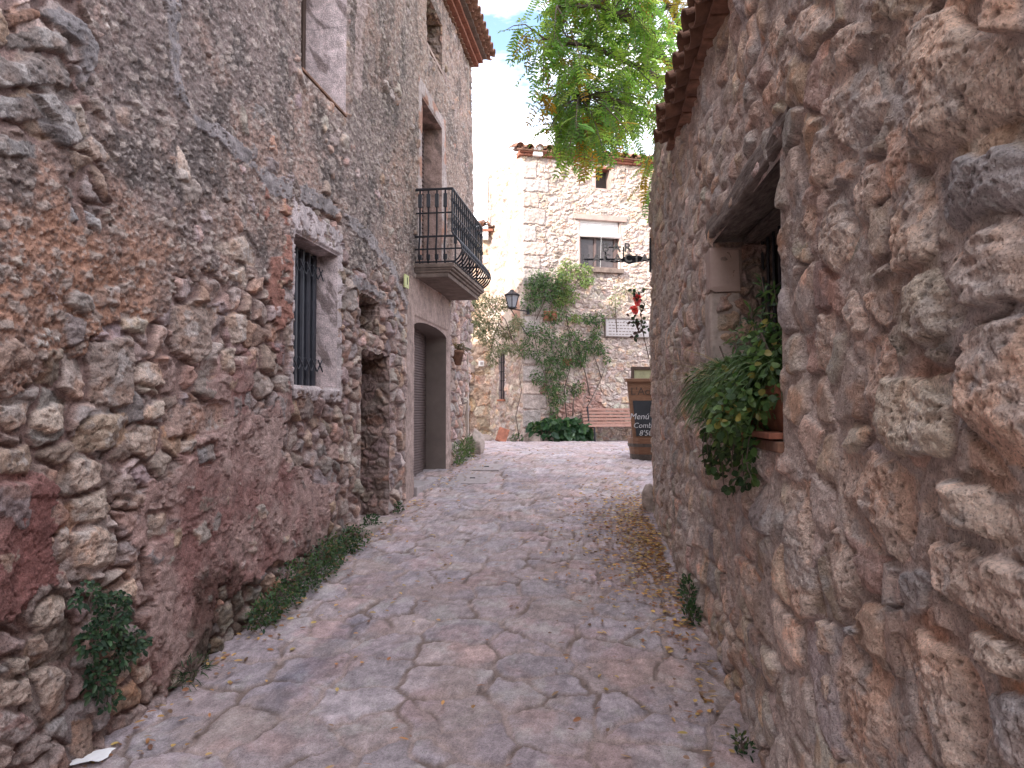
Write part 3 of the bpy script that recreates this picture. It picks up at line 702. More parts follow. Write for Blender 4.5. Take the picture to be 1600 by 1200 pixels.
def build_left():
    house = thing('stone_house', 'tall old house with flaking red render and an iron balcony on the left', 'house', (-2.0, 6.0, .3))
    snaps = sorted({v for o in OPEN_L.values() for v in o[:2]}); zsn = sorted({v for o in OPEN_L.values() for v in o[2:4]})
    ys = np.concatenate([np.linspace(-8, .6, 20), np.linspace(.62, 2.34, 190), columns(2.35, 12.3, 860, lambda y: 1 / y ** 2 + .022, snaps)])
    zs = columns(-1.2, 7.42, 940, lambda z: np.interp(z, [-1.2, -.5, -.2, 3.2, 5, 7.5], [.05, .1, 1, 1, .62, .5]), zsn)
    Y, Z = np.meshgrid(ys, zs)
    # --- rubble
    ex = []
    for u, v, r in [(70, 115, .15), (50, 55, .11), (105, 45, .12), (60, 180, .13), (25, 235, .1), (110, 195, .1), (165, 585, .14), (65, 652, .1), (225, 588, .07),
                    (148, 675, .14), (122, 740, .11), (140, 858, .15), (230, 642, .08), (130, 800, .1), (20, 640, .08), (340, 645, .12), (410, 605, .1), (365, 540, .09),
                    (300, 490, .11), (385, 480, .09), (60, 930, .13), (70, 1010, .12), (70, 1090, .12), (120, 1120, .12), (40, 790, .1), (190, 700, .05), (330, 560, .06)]:
        y, z = onL(u, v); ex.append((y, z, r))
    fill = [s for s in rubble(-8.5, 13, -1.3, 7.6, lambda s, t: .125 if s > 2 else .2, 1.45)
            if all((s[0] - e[0]) ** 2 + ((s[1] - e[1]) * 1.2) ** 2 > (e[2] + .045) ** 2 for e in ex)]
    seeds = ex + fill
    pal = [(.33, .245, .215), (.38, .30, .27), (.32, .265, .25), (.38, .265, .21), (.29, .235, .22), (.43, .35, .32)]
    hS, cS, prof, idx, b = masonry(Y, Z, seeds, 1.25, pal, (.27, .185, .165), (.015, .05), .012, .03, .035, .009, 11, ridge=1.2, facet=.4)
    # --- pebbly render
    Yw = Y + .012 * fbm(Y * 14, Z * 14, 3, 2); Zw = Z + .012 * fbm(Y * 14 + 50, Z * 14, 3, 3)
    d1, rid, gap = jvor(Yw / .026, Zw / .020, 9)
    d1b, ridb, gapb = jvor(Yw / .075 + 7, Zw / .055, 19)
    hP = .024 + .007 * np.clip(1 - d1 * 1.5, 0, 1) ** .7 * (rid > .35) + .012 * np.clip(1 - d1b * 1.7, 0, 1) ** .6 * (ridb > .80) \
        + .012 * fbm(Y * 3.5, Z * 3.5, 6, 21, .55) - .010 * np.abs(fbm(Y * 17, Z * 18, 4, 23, .6)) + .006 * fbm(Y * 28, Z * 28, 4, 22, .65)
    big = fbm(Y * .8, Z * .8, 4, 31); mid = fbm(Y * 3.1, Z * 3.1, 5, 32, .6)
    base = lerp(C3(.245, .19, .175), C3(.33, .23, .195), ss(big + .5 * mid, -.25, .55)[..., None])
    yo, zo = onL(110, 450)
    org = np.exp(-(((Y - yo) / .75) ** 2 + ((Z - zo) / .5) ** 2)) + .5 * mid * np.exp(-(((Y - yo) / 1.3) ** 2 + ((Z - zo) / .8) ** 2))
    base = lerp(base, C3(.36, .205, .145) * (1 + .2 * mid)[..., None], np.clip(org * 1.1, 0, 1)[..., None])
    base = lerp(base, C3(.34, .245, .20), (ss(Y, 8.0, 9.4) * ss(Z, 3.6, 4.6) * .7)[..., None])      # cleaner warm render high on the far half
    crust = ss(fbm(Y * 1.9, Z * 1.5, 6, 35, .65), .05, .5) * ss(Z, 1.9, 2.6)
    base = lerp(base, C3(.085, .072, .068), (crust * .66)[..., None])
    pebc = np.where((rid > .8)[..., None], C3(.42, .36, .33), np.where((rid > .55)[..., None], C3(.135, .105, .097), base))
    pk = (ss(.55 - d1, 0, .2) * (rid > .35) * .6)[..., None]
    cP = lerp(base, pebc, pk)
    kb = (ss(.5 - d1b, 0, .15) * (ridb > .72) * .75)[..., None]
    cP = lerp(cP, C3(.33, .275, .245) * (.7 + .6 * ridb)[..., None], kb) * (1 + .2 * fbm(Y * 19, Z * 19, 4, 36, .7))[..., None]
    # --- smooth maroon plaster
    hM = .038 + .010 * fbm(Y * 4, Z * 4, 5, 41, .55) + .004 * fbm(Y * 25, Z * 25, 4, 42)
    cM = lerp(C3(.285, .155, .14), C3(.385, .26, .235), ss(fbm(Y * 1.7, Z * 1.7, 5, 43, .6) + .15, -.3, .5)[..., None]) * (1 + .16 * fbm(Y * 10, Z * 10, 5, 44, .7))[..., None]
    fl = fbm(Y * 2.6 + 3, Z * 2.6, 6, 401, .62); lay_ = fl > .12; hM = hM + .010 * ss(fl, .11, .13); cM = lerp(cM, cM * C3(1.12, 1.22, 1.22), (lay_ * .55)[..., None])
    crk = np.abs(fbm(Y * 1.9 + 7, Z * 1.9, 5, 402, .55)); ck = (1 - ss(crk, .006, .022)) * (fbm(Y * 1.1, Z * 1.1, 3, 403) > -.1); hM = hM - .008 * ck; cM = cM * (1 - .45 * ck)[..., None]
    rim = (1 - ss(np.abs(fl - .12), .0, .03)); cM = cM * (1 - .25 * rim)[..., None]
    yl, zl = onL(40, 850)
    cM = lerp(cM, C3(.23, .105, .095) * (1 + .2 * fbm(Y * 8, Z * 8, 4, 45))[..., None], np.exp(-(((Y - yl) / .33) ** 2 + ((Z - zl) / .5) ** 2))[..., None])
    # --- zones, surveyed on the wall
    wy = Y + .07 * fbm(Y * 3.5, Z * 3.5, 5, 51, .6); wz = Z + .07 * fbm(Y * 3.5 + 20, Z * 3.5, 5, 52, .6)
    def zone(px): return inpoly(wy, wz, [onL(u, v) for u, v in px])
    h, c = hS.copy(), cS.copy()
    peb = zone([(-900, -900), (-900, 640), (-200, 610), (0, 600), (90, 560), (130, 520), (240, 490), (262, 445), (330, 430), (400, 440), (432, 400), (445, 330), (470, 300), (520, 318), (540, 420), (600, 410), (632, 470),
                 (640, 500), (645, 465), (700, 470), (715, 470), (738, 430), (760, -300), (600, -900)])
    peb &= ~zone([(-400, -60), (100, -60), (128, 20), (145, 60), (140, 130), (112, 225), (60, 215), (0, 250), (-400, 260)])
    peb &= ~zone([(115, 220), (150, 225), (165, 330), (150, 365), (105, 350), (95, 270)])
    peb &= ~zone([(560, 440), (625, 430), (630, 560), (560, 560)])
    pl = zone([(250, 740), (300, 690), (330, 600), (420, 660), (445, 590), (455, 640), (430, 700), (520, 770), (500, 850), (430, 880), (380, 920), (330, 945), (320, 1010), (230, 1095), (205, 1010), (235, 910), (190, 830)])
    pl |= zone([(-900, 760), (0, 735), (68, 755), (80, 850), (55, 925), (0, 965), (-900, 1000)])
    pl |= zone([(330, 560), (440, 540), (440, 640), (360, 690), (300, 660)]) & (fbm(Y * 2.5, Z * 2.5, 4, 53) > .05)
    pl |= zone([(395, 270), (448, 300), (452, 500), (425, 520), (405, 400)]) & (fbm(Y * 5, Z * 5, 3, 54) > -.12)
    red = zone([(395, 270), (448, 300), (452, 500), (425, 520), (405, 400)])
    cM[red] = (C3(.33, .165, .13) * (1 + .2 * fbm(Y * 9, Z * 9, 4, 55))[..., None])[red]
    # thin skim of plaster over stones: raised stones still poke through
    poke = (hS > .047) & pl & (fbm(Y * 1.6, Z * 1.6, 3, 47) > -.15)
    h = np.where(pl, np.maximum(hM, hS * .92), h); c[pl & ~poke] = cM[pl & ~poke]
    hPx = np.maximum(hP, np.where(prof > .5, hS * .85, 0)); pokeP = peb & (hS * .85 > hP + .01) & (fbm(Y * .9, Z * .9, 3, 57) > .1)
    h = np.where(peb, np.where(pokeP, hPx, hP), h); c[peb & ~pokeP] = cP[peb & ~pokeP]
    # cement chases over old cables
    for pts, wd in (([(262, -60), (268, 60), (278, 150), (290, 185), (335, 208), (395, 258), (418, 288)], .046), ([(418, 288), (470, 302), (520, 330), (570, 370), (605, 412), (632, 470), (640, 510)], .06),
                    ([(545, 440), (580, 452), (625, 500)], .045)):
        d = dline(Y + .018 * fbm(Y * 7, Z * 7, 5, 56, .65), Z + .018 * fbm(Y * 7 + 9, Z * 7, 5, 46, .65), [onL(u, v) for u, v in pts]); k = d < wd * (1.1 + .55 * fbm(Y * 2.2, Z * 2.2, 4, 58))
        k &= (rid < .86) | (d1 > .42); k &= fbm(Y * 3.2, Z * 3.2, 5, 48, .65) > -.42
        h = np.where(k, .034 + .012 * fbm(Y * 8, Z * 8, 4, 59), h)
        c[k] = (C3(.265, .232, .232) * (1 + .34 * fbm(Y * 5, Z * 5, 6, 60, .68))[..., None])[k]
    # dressed smooth render round the garage and balcony door, stone courses below the corner
    gar = inpoly(Y + .02 * fbm(Y * 4, Z * 4, 3, 61), Z, [(8.45, 0), (8.45, 2.2), (8.62, 3.1), (8.75, 3.2), (10.7, 3.2), (10.72, 0)])
    h = np.where(gar, .03 + .006 * fbm(Y * 5, Z * 5, 4, 62), h); c[gar] = (C3(.33, .245, .22) * (1 + .22 * fbm(Y * 4, Z * 3, 5, 63, .65))[..., None])[gar]
    bal = inpoly(Y, Z, [(8.98, 3.2), (8.98, 5.75), (9.15, 5.75), (10.23, 5.75), (10.42, 5.75), (10.42, 3.2)])
    pat = fbm(Y * 3, Z * 3, 4, 64)
    h = np.where(bal, .03 + .008 * pat, h); c[bal] = (lerp(C3(.40, .33, .315), C3(.36, .20, .15), ss(pat, -.05, .3)[..., None]))[bal]
    # white-ish limewash round the two pale windows
    y0, y1, z0, z1, _ = OPEN_L['window']
    lw = inpoly(Y + .02 * fbm(Y * 9, Z * 9, 3, 65), Z + .025 * fbm(Y * 9 + 9, Z * 9, 3, 66), [(y0 - .075, z0 - .03), (y0 - .075, z1 + .27), (y0 + .3, z1 + .25), (y1 + .06, z1 + .2), (y1 + .06, z0 - .12), (y0, z0 - .1)])
    flake = fbm(Y * 8, Z * 8, 5, 67, .65) < .33
    h = np.where(lw, np.where(flake, .036, .024) + .004 * fbm(Y * 20, Z * 20, 3, 68), h)
    c[lw & flake] = (C3(.47, .40, .40) * (1 + .18 * fbm(Y * 6, Z * 6, 4, 69))[..., None])[lw & flake]
    y0, y1, z0, z1, _ = OPEN_L['upper']
    lw = (Y > y1) & (Y < y1 + .42 + .06 * fbm(Z * 3, Y * 3, 3, 70)) & (Z > z0 + .35 + .1 * fbm(Y * 6, Z * 6, 2, 72)) & (Z < 6.1) & (Y > y1 + .2)
    c[lw] = (C3(.40, .31, .29) * (1 + .15 * fbm(Y * 7, Z * 7, 4, 71))[..., None])[lw]
    h, c = polystones(Y, Z, h, c, onL, [(p_, H_, tuple(.90 * q for q in k_)) for p_, H_, k_ in LEFT_STONES], 301, .66, .014, .5, .016)
    # damp black-green stain low on the wall, shaped by the leak behind it
    for (u, v, ry, rz, k) in ((340, 960, .45, .33, .8), (300, 1040, .3, .16, .7), (500, 850, .5, .2, .55), (575, 760, .4, .3, .4)):
        y, z = onL(u, v); d = ((Y - y) / ry) ** 2 + ((Z - z) / rz) ** 2 + .9 * fbm(Y * 4, Z * 4, 5, 73, .6)
        c = lerp(c, c * C3(.36, .37, .33), (ss(1.1 - d, 0, .7) * k)[..., None])
    # rain streaks under the upper sill and pale dust on the mid wall
    c *= (1 + .10 * fbm(Y * 1.1, Z * .7, 4, 74))[..., None]
    # openings
    keep = np.ones((len(zs) - 1, len(ys) - 1), bool); yc = (ys[1:] + ys[:-1]) / 2; zc = (zs[1:] + zs[:-1]) / 2
    YC, ZC = np.meshgrid(yc, zc)
    for nme, (y0, y1, z0, z1, d) in OPEN_L.items():
        if nme == 'garage': k = (YC > y0) & (YC < y1) & (ZC > z0 - 1) & (ZC < arch_top(YC))
        else: k = (YC > y0) & (YC < y1) & (ZC > z0) & (ZC < z1)
        keep &= ~k
        dd = np.maximum(np.maximum(y0 - Y, Y - y1), np.maximum(z0 - Z, Z - z1))
        f = ss(dd, .005, .05 if nme in ('niche', 'door') else .03); h = h * f + .012 * (1 - f)
    bulge = .05 * fbm(Y * .45, Z * .5, 2, 80) * ss(Y, 2, 3)
    # the wall gets very slightly proud at the base
    for nme in OPEN_L:
        y0, y1, z0, z1, d = OPEN_L[nme]; dd = np.maximum(np.maximum(y0 - Y, Y - y1), np.maximum(z0 - Z, Z - z1)); bulge *= ss(dd, .0, .3)
    Yd, Zd = Y.copy(), Z.copy()
    for nme in ('niche', 'door'):                             # ragged edges of the two rough openings
        y0, y1, z0, z1, d = OPEN_L[nme]; gy_ = lambda a: np.exp(-(a / .09) ** 2)
        inz = ss(Z, z0 - .12, z0) * ss(z1 + .12 - Z, 0, .12); iny = ss(Y, y0 - .12, y0) * ss(y1 + .12 - Y, 0, .12)
        Yd += inz * (edge_n(Z, 1) * gy_(Y - y0) + edge_n(Z, 2) * gy_(Y - y1)); Zd += iny * edge_n(Y, 3) * gy_(Z - z1)
    P = np.stack(LPn(Yd, Zd, h + bulge), -1)
    grid_mesh('wall', P, M['wallL'], house, c, keep, flip=False)
    # other walls and roof
    e = LP(12.3, 0, 0)
    mb = MB(); cx = e.x
    mb.prism([(cx - .02, 12.22, -1), (cx - 8.0, 12.22, -1), (cx - 8.0, 12.22, 7.2), (cx - 3.7, 12.22, 8.55), (cx - .02, 12.22, 7.4)], (0, -.25, 0))
    mb.build('side_wall', M['sheet'], house); mb = MB()
    mb.prism([(-9.0, 11.9, -1), (-9.0, -8, -1), (-9.0, -8, 7.1), (-9.0, 11.9, 7.1)], (.25, 0, 0))
    mb.build('side_wall', M['sheet'], house)
    # --- eaves: thin scalloped course, two oversailing brick bands, tile ends
    def band(out0, out1, z0, z1, mat, name, y0=-2.0, y1=12.34):
        m = MB(); step = .31; y = y0; k = 0
        while y < y1 - .05:
            ye = min(y + step, y1)
            m.prism([LP(y + .004, z0, out0), LP(ye - .004, z0, out0), LP(ye - .004, z1 - .0, out0), LP(y + .004, z1, out0)], LP(0, 0, out1 + random.uniform(-.004, .004)) - LP(0, 0, out0))
            y += step
        return m.build(name, mat, house, bevel=.004)
    m = MB(); y = -1.8
    while y < 12.3:
        m.halftube(LP(y, 7.40, -.05), LP(y, 7.385, .075), .075, .075, (0, 0, -1), .015, 6, .45); y += .155
    m.build('eaves_course', M['tiledark'], house, smooth=True)
    band(-.1, .13, 7.42, 7.475, M['brick'], 'eaves_course'); band(-.1, .20, 7.48, 7.535, M['brick'], 'eaves_course'); band(-.1, .27, 7.54, 7.60, M['slab'], 'eaves_course')
    m = MB(); y = -1.6
    sl = math.tan(math.radians(17))
    while y < 12.45:
        for k in range(9):
            a, bq = .40 - k * .40, .40 - (k + 1) * .40 - .06
            m.halftube(LP(y, 7.70 - a * sl + .03 * (k > 0), a), LP(y, 7.70 - bq * sl, bq), .095, .075, (0, 0, 1), .014, 7)
            m.halftube(LP(y + .11, 7.71 - (a - .05) * sl, a - .06), LP(y + .11, 7.71 - bq * sl, bq), .085, .095, (0, 0, -1), .014, 7, .7)
        y += .22
    m.build('roof', M['tile'], house, smooth=True)
    m = MB()
    m.prism([LP(-8, 7.60, .1), LP(12.4, 7.60, .1), LP(12.4, 8.72, -3.6), LP(-8, 8.72, -3.6)], (0, 0, -.05))
    m.prism([LP(-8, 8.72, -3.61), LP(12.4, 8.72, -3.61), LP(12.4, 7.4, -8.4), LP(-8, 7.4, -8.4)], (0, 0, -.05))
    m.build('roof', M['tiledark'], house)
    # --- lower window: pale jambs, dark concertina shutter
    o = OPEN_L['window']
    wd = MB(); y0, y1, z0, z1, d = o
    fr = reveal('window_frame', o, M['wallL'], house, LPn, plaster=(.58, .48, .475), nu=120, nv=50)
    m = MB()
    k = 0; nfold = 7; ww = (y1 - y0) / nfold
    for i in range(nfold):                                   # folded metal slats standing in a zigzag
        a, b2 = y0 + i * ww, y0 + (i + 1) * ww; mid_ = (a + b2) / 2
        m.prism([LP(a, z0 + .01, -d - .055), LP(b2 + .0, z0 + .01, -d - .055), LP(b2, z0 + .01, -d - .075), LP(a, z0 + .01, -d - .075)], (0, 0, z1 - z0 - .02))
        m.prism([LP(a + .018, z0 + .01, -d - .05), LP(a + .018, z0 + .01, -d + .03), LP(a + .03, z0 + .01, -d + .045), LP(a + .062, z0 + .01, -d + .045), LP(a + .074, z0 + .01, -d + .03), LP(a + .074, z0 + .01, -d - .05)], (0, 0, z1 - z0 - .02))
    sh = m.build('shutter', M['ironmatt'], house)
    for zb in (z0 + .19, z1 - .17):       # scissor links of the concertina
        m = MB()
        for i in range(nfold):
            a = y0 + (i + .1) * ww; m.tube([LP(a, zb - .05, -d + .08), LP(a + ww * .8, zb + .05, -d + .08)], .006, 5); m.tube([LP(a, zb + .05, -d + .086), LP(a + ww * .8, zb - .05, -d + .086)], .006, 5)
        m.build('scissor_link', M['ironmatt'], sh)
    # --- upper window
    o = OPEN_L['upper']; y0, y1, z0, z1, d = o
    reveal('window_frame', o, M['wallL'], house, LPn, plaster=(.66, .55, .55), nu=120, nv=50)
    m = MB(); panelL(m, y0, y1, z0, z1, -d - .03, .03); pane = m.build('window_pane', M['glass'], house)
    m = MB()
    for a, b2, c0, c1 in ((y0, y0 + .06, z0, z1), (y1 - .06, y1, z0, z1), ((y0 + y1) / 2 - .03, (y0 + y1) / 2 + .03, z0, z1), (y0 + .06, y1 - .06, z0, z0 + .06)): panelL(m, a, b2, c0, c1, -d, .045)
    m.build('sash', M['wooddark'], pane, bevel=.004)
    m = MB(); panelL(m, y0 + .005, y1 - .005, z0 + .001, z0 + .022, -d + .05, d - .02); m.build('window_sill', M['tiledark'], house, bevel=.004)
    # --- attic opening
    o = OPEN_L['attic']; reveal('window_frame', o, M['wallL'], house, LPn, rubbly=([(.33, .26, .22), (.36, .25, .20)], (.27, .20, .17)))
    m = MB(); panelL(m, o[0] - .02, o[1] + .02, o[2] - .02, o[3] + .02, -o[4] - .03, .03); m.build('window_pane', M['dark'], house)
    m = MB(); panelL(m, o[0] - .05, o[1] + .04, o[2] - .035, o[2] + .012, -.05, .085); m.build('window_sill', M['render'], house, bevel=.006)
    # --- niche and walled-up doorway
    o = OPEN_L['niche']; rb = ([(.27, .205, .175), (.31, .235, .20), (.24, .19, .165)], (.20, .14, .12))
    reveal('niche', o, M['wallL'], house, LPn, rubbly=rb, ragged=True)
    m = MB(); panelL(m, o[0] - .03, o[1] + .03, o[2] - .03, o[3] + .03, -o[4] - .04, .05); m.build('niche', M['stone'], house)
    o = OPEN_L['door']; reveal('doorway', o, M['wallL'], house, LPn, rubbly=([(.25, .18, .16), (.29, .21, .185), (.33, .25, .22)], (.21, .15, .13)), nu=170, nv=60, sides=['near', 'far', 'top'], ragged=True)
    m = MB()
    for i in range(6): panelL(m, o[0] - .02 + i * .155, o[0] + .13 + i * .155, o[2] - .2, o[3] + .02, -o[4] - .03, .04)
    m.build('door', M['wooddark'], house, bevel=.004)
    m = MB(); panelL(m, o[0] + .02, o[1] - .02, .2, float(gz(7.5)) + .05, -o[4], o[4] + .10); m.build('doorstep', M['stone'], house, bevel=.02)
    # --- garage: arched head, plain grey reveal, roller shutter
    y0, y1, z0, z1, d = OPEN_L['garage']
    ya = np.linspace(y0, y1, 60); za = arch_top(ya)
    path = np.concatenate([np.stack([np.full(30, y0), np.linspace(.2, za[0], 30)], 1), np.stack([ya, za], 1), np.stack([np.full(30, y1), np.linspace(za[-1], .2, 30)], 1)])
    dp = np.linspace(.012, -d - .02, 20)
    PY = np.repeat(path[None, :, 0], 20, 0); PZ = np.repeat(path[None, :, 1], 20, 0); PD = np.repeat(dp[:, None], len(path), 1)
    grid_mesh('garage_reveal', np.stack(LPn(PY, PZ, PD), -1), M['greyrender'], house)
    m = MB()
    zt = .45
    while zt < 2.78:
        m.tube([LP(y0 - .03, zt, -d), LP(y1 + .03, zt, -d)], .021, 6); zt += .036
    m.build('roller_shutter', M['shutter'], house, smooth=True)
    m = MB(); panelL(m, y0 - .05, y1 + .05, .3, 2.8, -d - .08, .06); m.build('roller_shutter', M['shutter'], house)
    m = MB(); panelL(m, y0 + .01, y1 - .01, .3, float(gz(9.6)) + .035, -d, d + .06); m.build('doorstep', M['concrete'], house, bevel=.01)
    # --- balcony door
    o = OPEN_L['balcony']; y0, y1, z0, z1, d = o
    reveal('window_frame', o, M['wallL'], house, LPn, plaster=(.40, .28, .25), nu=120, nv=50)
    m = MB(); panelL(m, y0, y1, z0, z1, -d - .03, .03); pane = m.build('balcony_door', M['wooddark'], house)
    m = MB(); zz = z0 + .08
    while zz < z1 - .06:
        panelL(m, y0 + .07, y1 - .07, zz, zz + .035, -d, .025); zz += .06
    m.build('louvre', M['shutter'], pane)
    # --- balcony: moulded slab and bellied railing
    ya, yb, zt, pr = 8.87, 10.87, 3.37, .50
    m = MB()
    for (z0_, z1_, p_, t_) in ((3.32, 3.37, pr, 0), (3.295, 3.319, pr - .02, .015), (3.265, 3.294, pr - .05, .03), (3.21, 3.264, pr - .08, .045)):
        m.prism([LP(ya + t_, z0_, .0), LP(yb - t_, z0_, .0), LP(yb - t_, z0_, p_), LP(ya + t_, z0_, p_)], (0, 0, z1_ - z0_))
    slab = m.build('balcony', M['slab'], house, bevel=.008, rough=.003)
    m = MB()
    pr2 = pr - .03
    prof_f = lambda z: np.interp(z, [3.37, 3.42, 3.50, 3.58, 3.66, 3.74, 4.28], [-.0, .07, .125, .125, .075, .0, .0])
    zz = np.array([3.375, 3.40, 3.43, 3.47, 3.51, 3.55, 3.59, 3.63, 3.67, 3.71, 3.75, 3.9, 4.28])
    nb = 17
    for i in range(nb):
        y = ya + .03 + (yb - ya - .06) * i / (nb - 1)
        m = MB(); m.tube([LP(y, z, pr2 + prof_f(z)) for z in zz], .011, 6)
        for q in (.0,):                                       # collar on each bar
            m.box(LP(y, 3.9, pr2), (.034, .034, .04)); m.box(LP(y, 4.14, pr2), (.032, .032, .03))
        m.build('baluster', M['iron'], slab)
    for ye, sgn in ((ya + .03, -1), (yb - .03, 1)):
        for i in range(4):
            out = .07 + i * .105
            m = MB(); m.tube([LP(ye + sgn * .5 * float(prof_f(z)) * .6, z, out) for z in zz], .012, 6)
            m.box(LP(ye, 3.45, out), (.045, .045, .06)); m.box(LP(ye, 4.14, out), (.045, .04, .16))
            m.build('baluster', M['iron'], slab)
    m = MB()
    for z, r in ((4.28, .018), (3.99, .011), (3.70, .014), (3.54, .011), (3.39, .012)):
        q = float(prof_f(z)); eo = .3 * q
        m.tube([LP(ya + .03 - eo, z, .0), LP(ya + .03 - eo, z, pr2 + q), LP(yb - .03 + eo, z, pr2 + q), LP(yb - .03 + eo, z, .0)], r, 6)
    m.build('handrail', M['iron'], slab)
build_left()

# ------------------------------------------------------------------ right house
def RP(y, z, out=0.0):
    n = math.hypot(1, RA); return Vector((RX0 + RA * y - out / n, y + RA * out / n, z))
def RPn(y, z, out):
    n = math.hypot(1, RA); return (RX0 + RA * y - out / n, y + RA * out / n, z + 0 * y)
def panelR(mb, y0, y1, z0, z1, out, th):
    return mb.prism([RP(y0, z0, out), RP(y1, z0, out), RP(y1, z1, out), RP(y0, z1, out)], RP(0, 0, th) - RP(0, 0, 0))
OPEN_R = (2.90, 4.38, 1.47, 2.60, .34)
def build_right():
    house = thing('stone_house', 'low rough boulder walled house with tiled eaves and planted window, on the right', 'house', (1.4, 4.5, .2))
    y0, y1, z0, z1, d = OPEN_R
    ys = np.concatenate([np.linspace(-8, -.3, 18), np.linspace(-.28, .99, 130), columns(1.0, 8.3, 800, lambda y: 1 / y ** 2 + .03, (y0, y1))])
    zs = columns(-1.2, 4.45, 860, lambda z: np.interp(z, [-1.2, -.5, -.2, 3.0, 4.5], [.05, .15, 1, 1, .7]), (z0, z1))
    Y, Z = np.meshgrid(ys, zs)
    ex = []
    for u, v, r in [(1500, 110, .25), (1330, 190, .12), (1555, 285, .19), (1450, 340, .12), (1405, 470, .07), (1470, 480, .14), (1565, 420, .15), (1580, 590, .15), (1460, 640, .19), (1380, 610, .08),
                    (1390, 775, .2), (1545, 760, .18), (1560, 880, .22), (1430, 920, .09), (1325, 905, .09), (1320, 1080, .22), (1480, 1070, .26), (1260, 130, .11), (1290, 330, .09), (1300, 460, .1),
                    (1240, 720, .13), (1245, 880, .12), (1560, 1000, .14), (1590, 480, .1), (1330, 600, .1), (1400, 20, .13), (1300, 560, .09), (1600, 690, .12), (1420, 560, .08)]:
        y, z = onR(u, v); ex.append((y, z, r))
    A = 1.45
    fill = [s for s in rubble(-8.5, 8.8, -1.3, 4.6, lambda s, t: float(np.interp(s, [0, 1.5, 2.6, 4, 8], [.26, .19, .14, .105, .105])), 1.55)
            if all((s[0] - e[0]) ** 2 + ((s[1] - e[1]) * A) ** 2 > (e[2] + .05) ** 2 for e in ex)]
    pal = [(.50, .39, .33), (.52, .39, .32), (.48, .40, .35), (.53, .385, .30), (.49, .37, .31), (.56, .455, .39), (.43, .375, .345)]
    near = np.interp(Y, [1.2, 2.8, 4.5], [1.0, .55, .32])
    h, c, prof, idx, b = masonry(Y, Z, ex + fill, A, pal, (.42, .34, .305), (.035, .07), .012, .045, .032, .0075, 23, .35, 3.2, ridge=.7, facet=.75)
    h = h * np.interp(Y, [1.2, 2.6, 4.5, 8], [.95, .72, .5, .42])
    # mortar smeared over the lower relief between stones, gritty
    k = ss(fbm(Y * 1.6, Z * 1.6, 4, 81, .6), -.25, .25) * ss(.040 - h, 0, .025)
    mh = .026 * near + .010 * fbm(Y * 7, Z * 7, 4, 82) * near + .004 * fbm(Y * 40, Z * 40, 3, 83)
    h = lerp(h, np.maximum(h, mh), k)
    mc = C3(.49, .405, .365) * (1 + .2 * fbm(Y * 20, Z * 20, 4, 84, .7))[..., None]
    c = lerp(c, mc, (k * .9)[..., None])
    nz_ = ss(Y, 2.6, 3.1); h = np.where(Y < 2.9, np.minimum(h, .034 + .02 * nz_ + .006 * fbm(Y * 9, Z * 9, 4, 200)), h)
    h, c = polystones(Y, Z, h, c, onR, [(p_, H_, tuple(1.16 * q for q in k_)) for p_, H_, k_ in BOULDERS], 302, .62, .017, .6, .016)
    # cavities and pitting in the stone
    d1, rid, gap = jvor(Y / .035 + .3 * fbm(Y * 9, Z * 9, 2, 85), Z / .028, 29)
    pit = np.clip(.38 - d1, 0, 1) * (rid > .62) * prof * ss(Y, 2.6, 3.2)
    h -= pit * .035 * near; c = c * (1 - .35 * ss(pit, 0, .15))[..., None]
    lay = fbm(Y * 3 + 5, Z * 16, 4, 86, .6); h += prof * .005 * lay * near * ss(Y, 2.6, 3.2)
    c *= (1 + .13 * fbm(Y * 1.2, Z * 1.2, 3, 87))[..., None]
    # grey lichen and lime bloom
    c = lerp(c, C3(.43, .41, .405) * (1 + .2 * fbm(Y * 12, Z * 12, 4, 88))[..., None], (ss(fbm(Y * 2.4 + 3, Z * 2.4, 5, 89, .65), .22, .6) * .5)[..., None])
    keep = np.ones((len(zs) - 1, len(ys) - 1), bool); YC, ZC = np.meshgrid((ys[1:] + ys[:-1]) / 2, (zs[1:] + zs[:-1]) / 2)
    keep &= ~((YC > y0) & (YC < y1) & (ZC > z0) & (ZC < z1))
    top = np.interp(YC, [-9, 6.02, 6.06, 7.4, 8.3], [3.80, 3.80, 4.42, 4.35, 3.85]) + .05 * np.floor(3 * fbm(YC * 5, YC * 0, 2, 90)) / 3
    keep &= ZC < top
    dd = np.maximum(np.maximum(y0 - Y, Y - y1), np.maximum(z0 - Z, Z - z1)); f = ss(dd, .004, .05); h = h * f + .012 * (1 - f)
    bul = .05 * fbm(Y * .6, Z * .6, 2, 91) * ss(dd, 0, .4)
    P = np.stack(RPn(Y, Z, h + bul), -1)
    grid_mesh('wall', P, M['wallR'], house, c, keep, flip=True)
    # return at the far end, back of the wall, room behind the window with its darkness painted on
    T2, Z2 = np.meshgrid(np.linspace(0, 5.5, 160), np.linspace(-.3, 4.0, 170))
    sd2 = rubble(-.5, 6, -.5, 4.5, lambda s, t: .12, 1.5)
    h2, c2, *_ = masonry(T2, Z2, sd2, 1.3, pal, (.285, .225, .205), (.02, .05), .012, .03, .03, .01, 24)
    x8 = RX0 + RA * 8.3
    grid_mesh('wall', np.stack([x8 + T2 * .995, 8.3 + T2 * .02 + h2 * ss(T2, 0, .05), Z2], -1), M['wallR'], house, c2)
    m = MB(); m.prism([RP(-8, -1, -.5), RP(5.9, -1, -.5), RP(5.9, -1, -.42), RP(-8, -1, -.42)], (0, 0, 2.35)); m.build('inner_wall', M['dark'], house)
